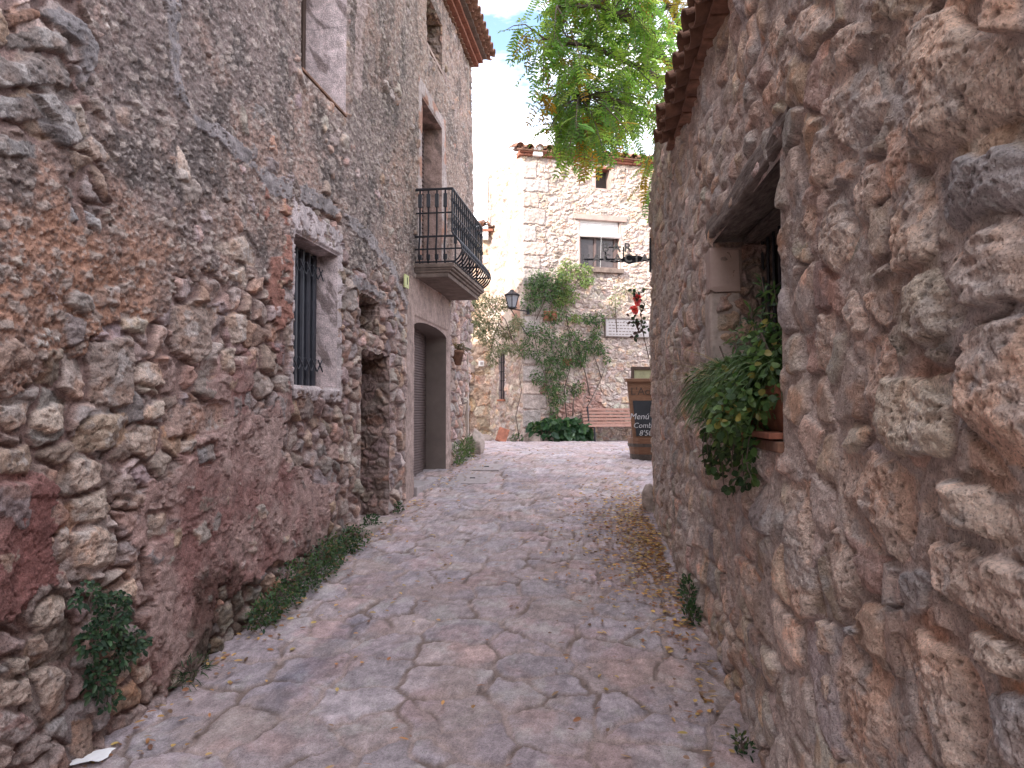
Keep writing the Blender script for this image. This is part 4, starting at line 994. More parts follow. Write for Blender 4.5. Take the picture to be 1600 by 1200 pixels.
    m = MB(); ob = [RP(y0 - .4, 1.2, -d - 1.3), RP(y1 + .4, 1.2, -d - 1.3), RP(y1 + .4, 1.2, -d), RP(y0 - .4, 1.2, -d)]
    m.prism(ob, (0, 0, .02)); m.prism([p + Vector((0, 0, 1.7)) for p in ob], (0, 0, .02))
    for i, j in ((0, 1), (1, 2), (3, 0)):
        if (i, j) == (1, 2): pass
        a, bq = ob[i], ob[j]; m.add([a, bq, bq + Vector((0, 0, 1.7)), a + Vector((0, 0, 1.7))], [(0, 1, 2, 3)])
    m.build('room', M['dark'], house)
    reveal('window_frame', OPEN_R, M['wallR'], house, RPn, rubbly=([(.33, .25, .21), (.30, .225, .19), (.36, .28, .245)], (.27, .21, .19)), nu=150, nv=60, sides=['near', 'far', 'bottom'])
    # one dressed corner block at the head of the far jamb
    m = MB(); panelR(m, y1 - .03, y1 + .16, z1 - .30, z1 - .03, -.16, .20); m.build('corner_block', M['render'], house, bevel=.025, rough=.008)
    m = MB(); panelR(m, y1 - .01, y1 + .16, z1 - .75, z1 - .30, -.14, .175); m.build('corner_block', M['stone'], house, bevel=.02, rough=.004)
    # gnarled beam over the window and boards behind it
    n1, n2 = 90, 28
    a = np.linspace(2.74, 4.55, n1); th = np.linspace(0, 2 * math.pi, n2)
    Aa, Th = np.meshgrid(a, th)
    sq = 1 / np.maximum(np.abs(np.cos(Th)), np.abs(np.sin(Th))) ** .75
    rz, ro = .078, .10
    gn = 1 + .09 * fbm(Aa * 1.5, np.cos(Th) * 1.2 + np.sin(Th), 3, 92) + .07 * fbm(Aa * 1.6, np.cos(Th) * 5 + np.sin(Th) * 5, 5, 93)
    gn *= np.interp(Aa, [2.74, 2.9, 4.3, 4.55], [.85, 1, 1, .9])
    bz = z1 + .085 + rz * sq * gn * np.sin(Th) + .02 * np.sin(Aa * 3); bo = -.06 + ro * sq * gn * np.cos(Th)
    P = np.stack(RPn(Aa, bz, bo), -1); P[:, :, 1] = P[:, :, 1]
    grid_mesh('beam', P, M['wood'], house)
    for e_ in (0, -1):
        m = MB(); m.add([P[k, e_] for k in range(n2 - 1)], [tuple(range(n2 - 1))]); m.build('beam_end', M['wood'], house)
    m = MB(); panelR(m, y0 - .15, y1 + .15, z1 + .032, z1 + .26, -.46, .41); m.build('lintel', M['wooddark'], house)
    m = MB()
    for i in range(3): panelR(m, y0 - .1, y1 + .1, z1 - .01 + .004 * i, z1 + .03, -.17 - .09 * (i + 1), .085)
    m.build('lintel_board', M['wood'], house, bevel=.004)
    m = MB()
    y = y0 + .08
    while y < y1:
        m = MB(); m.tube([RP(y, z0 - .02, -.27), RP(y, z1 + .01, -.27)], .009, 6); m.build('window_bar', M['iron'], house); y += .125
    for z in (z0 + .25, z0 + .8):
        m = MB(); m.tube([RP(y0 - .02, z, -.255), RP(y1 + .02, z, -.255)], .008, 6); m.build('window_bar', M['iron'], house)
    m = MB(); panelR(m, y0 - .02, y1 + .02, z0 - .04, z0 + .004, -d + .02, d + .02); m.build('window_sill', M['tiledark'], house, bevel=.008)
    # tiled eaves, each channel tile carried past the wall
    m = MB(); y = -2.6; sl = math.tan(math.radians(18))
    while y < 6.08:
        j = random.uniform(-.02, .02)
        for k in range(6):
            a, bq = .16 + j - k * .42, .16 + j - (k + 1) * .42 - .06
            m.halftube(RP(y, 3.93 - a * sl, a), RP(y, 3.93 - bq * sl, bq), .118, .10, (0, 0, -1), .018, 8, .55)
            m.halftube(RP(y + .135, 3.935 - (a + .02) * sl + .02, a + .015), RP(y + .135, 3.95 - bq * sl, bq), .10, .082, (0, 0, 1), .016, 8, .8)
        y += .27
    m.build('roof', M['tiledark'], house, smooth=True)
    m = MB(); y = -2.73
    while y < 6.05:                                           # wedge of mortar and flat tile under every channel
        panelR(m, y + .01, y + .255, 3.795, 3.83, -.2, .2 + .06 + random.uniform(-.02, .03)); y += .27
    m.build('eaves_course', M['tile'], house, bevel=.005)
    m = MB(); m.prism([RP(-8, 3.86, -.1), RP(6.2, 3.86, -.1), RP(6.2, 5.2, -4.2), RP(-8, 5.2, -4.2)], (0, 0, -.05)); m.build('roof', M['tiledark'], house)
build_right()

# ------------------------------------------------------------------ far house
FZ = .55
def FPn(s, z, out): return (FC[0] + FD[0] * s + FN[0] * out, FC[1] + FD[1] * s + FN[1] * out, z + 0 * s)
GD = np.array([-.81, 1.4]) / math.hypot(.81, 1.4); GN = np.array([-GD[1], GD[0]])     # left face, runs back from the corner
def GPn(s, z, out): return (FC[0] + GD[0] * s + GN[0] * out, FC[1] + GD[1] * s + GN[1] * out, z + 0 * s)
def onG(u, v):
    dx, dy, dz = ray(u, v); A = np.array([[dx, -GD[0]], [dy, -GD[1]]]); k, s = np.linalg.solve(A, FC); return s, EYE + dz * k
FZT = 7.86
def panelF(m, s0, s1, z0, z1, out, th):
    return m.prism([farP(s0, z0, out), farP(s1, z0, out), farP(s1, z1, out), farP(s0, z1, out)], farP(0, 0, th) - farP(0, 0, 0))
def build_far():
    house = thing('stone_house', 'two storey pale rubble house facing down the lane with a blind drawn half up', 'house', (1.5, 18.4, .8))
    wa, wz1 = onF(905, 343); wb, wz0 = onF(969, 421); wz1 = max(wz1, onF(969, 347)[1])
    sa, sz1 = onF(930, 263); sb, sz0 = onF(953, 296)
    opens = {'w': (wa, wb, wz0, wz1, .16), 's': (sa, sb, sz0, sz1, .25)}
    ss_ = columns(0, 9.0, 440, lambda s: np.where(s < 4.2, 1, .25), (wa, wb, sa, sb)); zs = columns(.3, FZT + .05, 620, lambda z: z * 0 + 1., (wz0, wz1, sz0, sz1))
    S, Z = np.meshgrid(ss_, zs)
    pal = [(.42, .35, .30), (.46, .385, .335), (.39, .33, .29), (.45, .36, .295), (.37, .305, .27), (.49, .415, .36)]
    seeds = rubble(-.4, 9.4, 0, 8.3, lambda s, t: .13, 1.7)
    h, c, prof, idx, b = masonry(S, Z, seeds, 1.5, pal, (.40, .33, .30), (.012, .036), .013, .03, .06, .011, 41, ridge=1.0)
    # red render left on the lower part
    rd = ss(fbm(S * 1.3, Z * 1.3, 4, 95) + .55 * np.exp(-(((S - 1.2) / .9) ** 2 + ((Z - 1.6) / .55) ** 2)), .28, .5)
    c = lerp(c, C3(.36, .20, .165) * (1 + .2 * fbm(S * 6, Z * 6, 4, 96))[..., None], (rd * ss(2.9 - Z, 0, .8) * .8)[..., None])
    c = lerp(c, C3(.36, .275, .245) * (1 + .15 * fbm(S * 5, Z * 5, 4, 97))[..., None], (ss(fbm(S * .9 + 4, Z * .9, 4, 98), .05, .5) * ss(4.6 - Z, 0, 1.0) * (prof < .8) * .8)[..., None])
    # squared corner blocks
    zb = .3; k = 0; r = np.random.default_rng(9)
    while zb < 7.6:
        hh = r.uniform(.30, .46); wq = (.62 if k % 2 else .40) * r.uniform(.85, 1.15)
        dd = np.minimum(np.minimum(wq - S, Z - zb), zb + hh - Z) + .025 * fbm(S * 4, Z * 4, 4, 105, .6); msk = dd > 0
        e = np.clip((dd - .012) / .03, 0, 1); hv = .035 * np.sqrt(1 - (1 - e) ** 2) + .016 * fbm(S * 9, Z * 9, 4, 99)
        cq = C3(*[(.40, .335, .305), (.44, .35, .305), (.36, .315, .295)][k % 3]) * r.uniform(.85, 1.15)
        h = np.where(msk, hv, h); cc = lerp(C3(.33, .27, .245), cq * (1 + .2 * fbm(S * 6, Z * 6, 5, 100))[..., None], ss(e, 0, .3)[..., None]); c[msk] = cc[msk]
        zb += hh; k += 1
    keep = np.ones((len(zs) - 1, len(ss_) - 1), bool); SC, ZC = np.meshgrid((ss_[1:] + ss_[:-1]) / 2, (zs[1:] + zs[:-1]) / 2)
    for (a, b_, c0, c1, d) in opens.values():
        keep &= ~((SC > a) & (SC < b_) & (ZC > c0) & (ZC < c1))
        dd = np.maximum(np.maximum(a - S, S - b_), np.maximum(c0 - Z, Z - c1)); f = ss(dd, .01, .07); h = h * f + .012 * (1 - f)
        k = (dd < .07 + .03 * fbm(S * 6, Z * 6, 2, 101)) & (a == wa); c[k] = C3(.50, .43, .39)
    h *= ss(S, 0, .02)
    grid_mesh('wall', np.stack(FPn(S, Z, h), -1), M['wallF'], house, c, keep, flip=False)
    # left face
    G, Z2 = np.meshgrid(np.linspace(0, 1.75, 130), zs[::2])
    seeds = rubble(-.4, 4.5, 0, 8.3, lambda s, t: .17, 1.6)
    h2, c2, pr2, *_ = masonry(G, Z2, seeds, 1.4, pal, (.40, .31, .27), (.015, .045), .014, .03, .04, .012, 43)
    kk = ss(fbm(G * 1.3 + 2, Z2 * 1.1, 4, 102), -.15, .2) * ss(Z2, 2.0, 3.6)
    h2 = lerp(h2, .04 + .006 * fbm(G * 5, Z2 * 5, 3, 103), kk); c2 = lerp(c2, lerp(C3(.50, .42, .36), C3(.44, .27, .21), ss(fbm(G * 2, Z2 * .8, 4, 104), .0, .4)[..., None]), kk[..., None])
    la, lz1 = onG(790, 551); lb, lz0 = onG(781, 624); gs0, gs1 = sorted((la, lb))
    gx = np.linspace(0, 1.75, 130); gc = (gx[1:] + gx[:-1]) / 2; z2c = (zs[::2][1:] + zs[::2][:-1]) / 2
    GC, ZC2 = np.meshgrid(gc, z2c); keep2 = ~((GC > gs0) & (GC < gs1) & (ZC2 > lz0) & (ZC2 < lz1))
    h2 *= ss(G, 0, .05)
    grid_mesh('wall', np.stack(GPn(G, Z2, h2), -1), M['wallF'], house, c2, keep2, flip=True)
    m = MB()
    def gp(s, z, o): return Vector(GPn(np.float64(s), np.float64(z), o))
    def panelG(m, s0, s1, z0, z1, out, th): return m.prism([gp(s0, z0, out), gp(s1, z0, out), gp(s1, z1, out), gp(s0, z1, out)], gp(0, 0, th) - gp(0, 0, 0))
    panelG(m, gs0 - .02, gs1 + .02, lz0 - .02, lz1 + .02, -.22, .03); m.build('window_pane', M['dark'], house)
    m = MB(); panelG(m, gs0 - .03, gs0 + .006, lz0 - .02, lz1 + .02, -.2, .215); panelG(m, gs1 - .006, gs1 + .03, lz0 - .02, lz1 + .02, -.2, .215); panelG(m, gs0, gs1, lz1 - .006, lz1 + .04, -.2, .22)
    m.build('window_frame', M['jamb'], house, bevel=.004)
    m = MB(); panelG(m, gs0 - .04, gs1 + .04, lz0 - .05, lz0, -.2, .27); m.build('window_sill', M['terracotta'], house, bevel=.004)
    m = MB()
    for f in (.33, .66): m.tube([gp(lerp(gs0, gs1, f), lz0, .01), gp(lerp(gs0, gs1, f), lz1, .01)], .012, 5)
    for f in (.2, .4, .6, .8): m.tube([gp(gs0, lerp(lz0, lz1, f), .012), gp(gs1, lerp(lz0, lz1, f), .012)], .008, 5)
    m.build('window_bar', M['iron'], house)
    # closing walls
    p1 = gp(1.75, 0, 0); q1 = farP(9, 0)
    m = MB(); m.prism([(p1.x, p1.y, .3), (p1.x + 1, 26, .3), (p1.x + 1, 26, 7.8), (p1.x, p1.y, 7.8)], (.2, 0, 0)); m.build('side_wall', M['sheet'], house); m = MB(); m.prism([(q1.x, q1.y, .3), (q1.x, 26, .3), (q1.x, 26, 7.8), (q1.x, q1.y, 7.8)], (-.2, 0, 0)); m.build('side_wall', M['sheet'], house)
    # main window: deep frame, panes, half raised roller blind, sill
    m = MB(); d = .16
    for a, b_, c0, c1 in ((wa - .02, wa + .015, wz0 - .02, wz1), (wb - .015, wb + .02, wz0 - .02, wz1)): panelF(m, a, b_, c0, c1, -d, d + .014)
    m.build('window_frame', M['render'], house, bevel=.003)
    m = MB(); panelF(m, wa - .14, wb + .16, wz1 - .005, wz1 + .12, -d, d + .075); m.build('lintel', M['render'], house, bevel=.012, rough=.006)
    m = MB(); panelF(m, wa + .24, wb + .06, wz0 - .12, wz0, -d, d + .13); m.build('window_sill', M['slab'], house, bevel=.012)
    m = MB(); panelF(m, wa, wb, wz0, wz1, -d - .03, .03); pane = m.build('window_pane', M['glass'], house)
    m = MB()
    for a, b_, c0, c1 in ((wa + .015, wa + .09, wz0, wz1), (wb - .12, wb - .03, wz0, wz1), ((wa + wb) / 2 - .11, (wa + wb) / 2 - .05, wz0, wz1), (wa + .015, wb - .03, wz0, wz0 + .07)): panelF(m, a, b_, c0, c1, -d, .04)
    m.build('sash', M['shutter'], pane, bevel=.004)
    zr = wz1 - .40
    m = MB()
    zz = zr + .1
    while zz < wz1 - .01: panelF(m, wa + .03, wb - .03, zz, zz + .034, -.07, .018); zz += .04
    bl = m.build('blind', M['white'], house, bevel=.003)
    m = MB(); m.tube([farP(wa + .02, zr + .03, -.02), farP(wb + .01, zr + .03, -.02)], .062, 12); m.build('blind_roll', M['white'], bl, smooth=True)
    m = MB(); m.tube([farP((wa + wb) / 2 + .02, wz1 - .02, -.045), farP((wa + wb) / 2 + .02, zr, .05), farP((wa + wb) / 2 + .03, wz0 + .02, -.05)], .003, 4); m.build('blind_cord', M['white'], bl)
    m = MB(); panelF(m, wb - .03, wb + .03, wz0, wz0 + .34, -.06, .05); m.build('window_stop', M['white'], house, bevel=.004)
    # little window under the eaves
    m = MB(); d = .25
    panelF(m, sa, sb, sz0, sz1, -d - .03, .03); m.build('window_pane', M['dark'], house)
    m = MB(); panelF(m, sa - .03, sa + .006, sz0 - .02, sz1, -d, d + .016); panelF(m, sb - .006, sb + .03, sz0 - .02, sz1, -d, d + .016); panelF(m, sa, sb, sz0 - .03, sz0 + .006, -d, d + .016); m.build('window_frame', M['render'], house)
    m = MB(); panelF(m, sa - .05, sb + .1, sz1 - .004, sz1 + .05, -d, d + .03); m.build('lintel', M['brick'], house, bevel=.006)
    # cornice and tiles
    m = MB()
    s = -.12
    while s < 9.1:
        panelF(m, s + .004, s + .296, FZT + .01, FZT + .065, -.2, .30 + random.uniform(-.01, .01)); panelF(m, s + .004, s + .296, FZT + .07, FZT + .125, -.2, .36 + random.uniform(-.01, .01)); s += .3
    m.build('eaves_course', M['brick'], house, bevel=.005)
    m = MB(); s = -.12; sl = math.tan(math.radians(16))
    while s < 9.2:
        jz = random.uniform(-.012, .012)
        for k in range(2 if s < 2.5 else 6):
            a, b_ = .24 - k * .42, .24 - (k + 1) * .42 - .05
            m.halftube(farP(s, FZT + .175 - a * sl + jz + .05, a), farP(s, FZT + .225 - b_ * sl, b_), .105, .085, (0, 0, 1), .016, 7)
            m.halftube(farP(s + .125, FZT + .23 - a * sl, a - .02), farP(s + .125, FZT + .23 - b_ * sl, b_), .085, .10, (0, 0, -1), .016, 7, .7)
        s += .25
    m.build('roof', M['tile'], house, smooth=True)
    m = MB(); m.prism([farP(-.2, FZT + .13, .2), farP(9.2, FZT + .13, .2), farP(9.2, FZT + 1.6, -5), farP(3.6, FZT + 1.6, -5)], (0, 0, -.03)); m.build('roof', M['tiledark'], house)
    for u, v, a in ((859, 494, .17), (886, 566, .12)):
        s, z = onF(u, v); m = MB(); panelF(m, s - a, s + a, z - a * .7, z + a * .7, -.02, .085); m.build('vent_brick', M['terracotta'], house, bevel=.006)
    return house
build_far()

def build_back():
    house = thing('stone_house', 'lower warm stone house seen in the gap past the balcony, along the alley', 'house', (-1.2, 19.6, .8))
    S, Z = np.meshgrid(np.linspace(-6.0, -.42, 300), np.linspace(.3, 6.3, 330))
    pal = [(.50, .39, .30), (.54, .43, .34), (.47, .35, .26), (.56, .47, .39)]
    h, c, prof, *_ = masonry(S, Z, rubble(-6.5, 0, 0, 6.8, lambda s, t: .19 if t > 2.3 else .28, 1.6), 1.4, pal, (.46, .36, .29), (.015, .04), .012, .03, .04, .012, 51)
    dz0, dz1, dx0, dx1 = .8, 2.58, -2.0, -1.13
    y0 = 19.45
    grid_mesh('wall', np.stack([S, y0 - h, Z], -1), M['wallF'], house, c)
    m = MB(); m.box(((dx0 + dx1) / 2, y0 - .03, (dz0 + dz1) / 2), (dx1 - dx0, .1, dz1 - dz0)); m.build('door', M['wooddark'], house, bevel=.006)
    m = MB(); m.box(((dx0 + dx1) / 2, y0 - .03, dz1 + .1), (dx1 - dx0 + .3, .13, .2)); m.build('lintel', M['stone'], house, bevel=.012)
    m = MB(); m.prism([(-6.2, y0 - .25, 6.3), (-.50, y0 - .25, 6.3), (-.50, y0 - .25, 6.36), (-6.2, y0 - .25, 6.36)], (0, .5, 0)); m.build('eaves_course', M['brick'], house)
    m = MB(); s = -6.2
    while s < -.5:
        m.halftube((s, y0 - .32, 6.42), (s, 23, 7.5), .1, .09, (0, 0, 1), .016, 7); m.halftube((s + .115, y0 - .30, 6.45), (s + .115, 23, 7.5), .09, .09, (0, 0, -1), .016, 7, .7); s += .23
    m.build('roof', M['tile'], house, smooth=True)
    m = MB(); m.prism([(-6, y0 + .1, .3), (-6, 23, .3), (-6, 23, 7.2), (-6, y0 + .1, 6.2)], (.2, 0, 0)); m.build('side_wall', M['sheet'], house)
    # stone footing that runs along the alley to the far corner
    rr = np.random.default_rng(3)
    k = 0
    for u, v, a, hh in ((742, 688, .22, .16), (757, 690, .2, .13), (800, 692, .16, .13)):
        p = at(u, v, 18.6 if u < 770 else 18.25); o = lump('kerb_stone', (p.x, p.y, float(gz(p.y)) + .05), (a, .16, hh), M['stone'], None, 60 + k)
        tag(o, ('flat kerb stone by the alley door, furthest left', 'low kerb stone right behind the leaning red tile', 'small kerb stone between the red tile and the house corner')[k], 'stone', 'kerb stones along the alley foot'); k += 1
build_back()

# ------------------------------------------------------------------ small fixtures
def boxlight(name, label, cat, P, size, rot, mat, group=None):
    o = thing(name, label, cat, P, group); m = MB(); m.box(P, size, rot); m.build('housing', mat, o, bevel=.012)
    return o
Rf = Matrix(((FD[0], -FN[0], 0), (FD[1], -FN[1], 0), (0, 0, 1)))
s, z = onF(838, 238); p = farP(s, z, .11)
o = boxlight('floodlight', 'square white floodlight tucked under the far house eaves at its left corner', 'floodlight', p, (.24, .12, .26), Rf, M['white'])
m = MB(); m.box(farP(s, z, .03), (.06, .08, .06), Rf); m.build('bracket', M['iron'], o)
p = at(757, 367, 19.3)
o = boxlight('floodlight', 'white box light under the eaves seen just past the balcony rail', 'floodlight', p, (.20, .14, .26), None, M['white'])
m = MB(); m.box((p.x, p.y + .1, p.z), (.06, .1, .06)); m.build('bracket', M['iron'], o)
p = at(752, 568, 19.38)
o = boxlight('junction_box', 'small white junction box on the warm wall under the olive branches', 'box', p, (.15, .08, .15), None, M['white'])
m = MB(); m.box((p.x + .01, p.y - .043, p.z), (.07, .012, .07)); m.build('cover', M['marble'], o)
# cable from the eaves down to the lower roof
m = MB(); pts = []
for u, v, Y in ((822, 240, 17.93), (800, 243, 18.5), (785, 250, 18.9), (772, 254, 19.2), (766, 262, 19.33), (764.5, 290, 19.36), (764, 350, 19.36)): pts.append(at(u, v, Y) + Vector((-.03, -.03, 0)))
m.tube(pts, .013, 5); tag(m.build('wall_cable', M['cable'], smooth=True), 'thin black cable bent down the white side face of the far house', 'cable')
# plaque
s0, z1 = onF(945, 499); s1, z0 = onF(1012, 527)
o = thing('stone_plaque', 'grey marble plaque on the wall right of the climbers above the bench', 'plaque', farP((s0 + s1) / 2, z0, .06))
m = MB(); panelF(m, s0, s1, z0, z1, .03, .05); m.build('slab', M['marble'], o, bevel=.006)
m = MB(); panelF(m, s0 - .03, s1 + .03, z0 - .03, z0 + .0, .02, .075); panelF(m, s0 - .03, s1 + .03, z1, z1 + .03, .02, .075); panelF(m, s0 - .03, s0, z0, z1, .02, .075); panelF(m, s1, s1 + .03, z0, z1, .02, .075); m.build('frame', M['greyrender'], o, bevel=.006)
m = MB()
for k in range(5):
    zl = z1 - .09 - k * .075; a = s0 + .07
    while a < s1 - .1:
        wl = random.uniform(.03, .09); panelF(m, a, min(a + wl, s1 - .06), zl, zl + .022, .08, .0025); a += wl + .03
m.build('inscription', M['greyrender'], o)

# house number
y, z = onL(629, 440)
o = thing('number_plate', 'small yellow house number tile on the grey cement beside the balcony', 'sign', LP(y, z, .05))
m = MB(); panelL(m, y - .075, y + .075, z - .075, z + .075, .035, .02); m.build('plate', M['plate'], o, bevel=.004)
def text_mesh(name, body, size, mat, parent, Mx, extrude=.003, bold=0.0):
    cu = bpy.data.curves.new(name, 'FONT'); cu.body = body; cu.size = size; cu.extrude = extrude; cu.offset = bold; cu.align_x = 'CENTER'; cu.align_y = 'CENTER'; cu.resolution_u = 3
    t = bpy.data.objects.new('tmp', cu); COL.objects.link(t)
    me = bpy.data.meshes.new_from_object(t); bpy.data.objects.remove(t); bpy.data.curves.remove(cu)
    me.transform(Mx); me.materials.clear(); me.materials.append(mat); me.name = name
    return link(bpy.data.objects.new(name, me), parent)
def frame3(ox, oy, oz, o): return Matrix(((ox[0], oy[0], oz[0], o[0]), (ox[1], oy[1], oz[1], o[1]), (ox[2], oy[2], oz[2], o[2]), (0, 0, 0, 1)))
ld = (LP(1, 0) - LP(0, 0)).normalized(); ln = (LP(0, 0, 1) - LP(0, 0)).normalized()
text_mesh('digit', '1', .12, M['cable'], o, frame3(ld, Vector((0, 0, 1)), ln, LP(y, z, .057)))
# wall pot
y, z = onL(707, 556); c = LP(y, z - .1, .03)
o = thing('wall_pot', 'terracotta half pot of dry stalks hung on stones past the garage arch', 'flowerpot', c)
m = MB(); m.lathe(LP(y, z - .14, .06), [(.02, 0), (.07, .0), (.11, .18), (.12, .18), (.12, .22), (.10, .22), (.09, .1), (.0, .08)], 18); m.build('pot', M['tiledark'], o, smooth=True)
Cc = np.array(LP(y, z + .12, .07)) + rng.normal(0, .05, (60, 3)) * np.array([1, 1, .3]); D = unit(60) * .8 + np.array([.3, 0, .5])
V, Q, k = leaves(Cc, D, unit(60), .14, .02, BLADE, .2, .5); leaf_obj('plant', [(V, Q, k, tint(60, [(.10, .10, .05), (.16, .12, .06)]))], M['leaf'], o)

# wrought sign BAR L'ACACIA
def build_sign():
    Y = 8.15
    base = at(1016, 407, Y)
    o = thing('bar_sign', "hanging sign of pale metal letters reading BAR L'ACACIA on a black iron arm", 'sign', base)
    def P(u, v, dy=0): return at(u, v, Y) + Vector((0, dy, 0))
    m = MB(); m.tube([P(1030, 405), P(910, 405.5)], .011, 6)
    m.tube([P(1016, 372), P(1016, 425)], .012, 6)
    a = [P(1014, 404.5), P(1000, 400), P(982, 399), P(974, 402), P(976, 409), P(982, 412.5), P(1000, 409), P(1014, 407.5)]
    m.prism([p + Vector((0, -.006, 0)) for p in a], (0, .012, 0))
    m.tube([P(946, 394), P(946.5, 401), P(950, 408), P(960, 409), P(976, 408)], .010, 6)
    m.tube([P(974, 405), P(974, 386), P(968, 386), P(951, 386.5)], .008, 6)
    m.build('bracket', M['iron'], o)
    pa, pb = P(963, 388), P(961, 404.5)
    X = Vector((1, 0, 0)); Zv = Vector((0, 0, 1)); n = Vector((0, -1, 0))
    text_mesh('lettering', 'B A R', 16.5 / F * Y * 1.18, M['letter'], o, frame3(X, Zv, n, pa + Vector((0, -.02, 0))), .004, .003)
    text_mesh('lettering', "L' A C A C I A", 15 / F * Y * 1.15, M['letter'], o, frame3(X, Zv, n, pb + Vector((0, -.02, 0))), .004, .003)
build_sign()

# lantern
def build_lantern():
    c = at(800, 474, 17.6); zt = at(800, 458, 17.6).z; zb = at(800, 481, 17.6).z
    o = thing('wall_lantern', 'black four sided lantern on an iron bracket at the far house corner', 'lamp', c)
    h = (zt - zb) * .85
    m = MB()
    m.lathe((c.x, c.y, 0), [(.08, zb), (.155, zb + h)], 4); m.build('pane', M['lampglass'], o)
    m = MB()
    for k in range(4):
        a = k * math.pi / 2; m.tube([(c.x + .085 * math.cos(a), c.y + .085 * math.sin(a), zb), (c.x + .16 * math.cos(a), c.y + .16 * math.sin(a), zb + h)], .013, 5)
    m.lathe((c.x, c.y, 0), [(.18, zb + h - .01), (.19, zb + h + .015), (.10, zb + h + .07), (.06, zb + h + .10), (.045, zb + h + .13), (.0, zb + h + .15)], 8)
    m.lathe((c.x, c.y, 0), [(.0, zb - .05), (.05, zb - .04), (.12, zb - .01), (.12, zb + .015)], 8)
    m.build('cage', M['iron'], o)
    m = MB(); w = farP(.12, zb - .03, .05)
    m.tube([(c.x, c.y, zb - .03), w], .014, 6); m.tube([(c.x - .02, c.y, zb - .05), farP(.1, zb - .62, .05)], .012, 6)
    m.box(farP(.12, zb - .03, .05), (.07, .03, .16), Rf); m.build('bracket', M['iron'], o)
build_lantern()

# bench
def build_bench():
    s0, _ = onF(906, 670); L_ = 1.75; s1 = s0 + L_; g = float(gz(18.2))
    o = thing('park_bench', 'slatted wooden bench against the far house between leafy plants and menu board', 'bench', farP((s0 + s1) / 2, g, .4))
    m = MB()
    for i in range(5):
        z = g + .42 + i * .082; out = .22 - i * .026; panelF(m, s0, s1, z + .02, z + .078, out, .03)
    m.build('backrest', M['woodplank'], o, bevel=.006)
    m = MB()
    for i in range(4): panelF(m, s0, s1, g + .40 - i * .008, g + .432 - i * .008, .25 + i * .105, .09)
    m.build('seat', M['woodplank'], o, bevel=.006)
    for s in (s0 + .15, s1 - .15):
        m = MB(); m.tube([farP(s, g, .20), farP(s, g + .38, .26), farP(s, g + .86, .13)], .022, 6); m.tube([farP(s, g, .66), farP(s, g + .36, .62), farP(s, g + .385, .24)], .022, 6)
        m.build('leg', M['iron'], o)
build_bench()

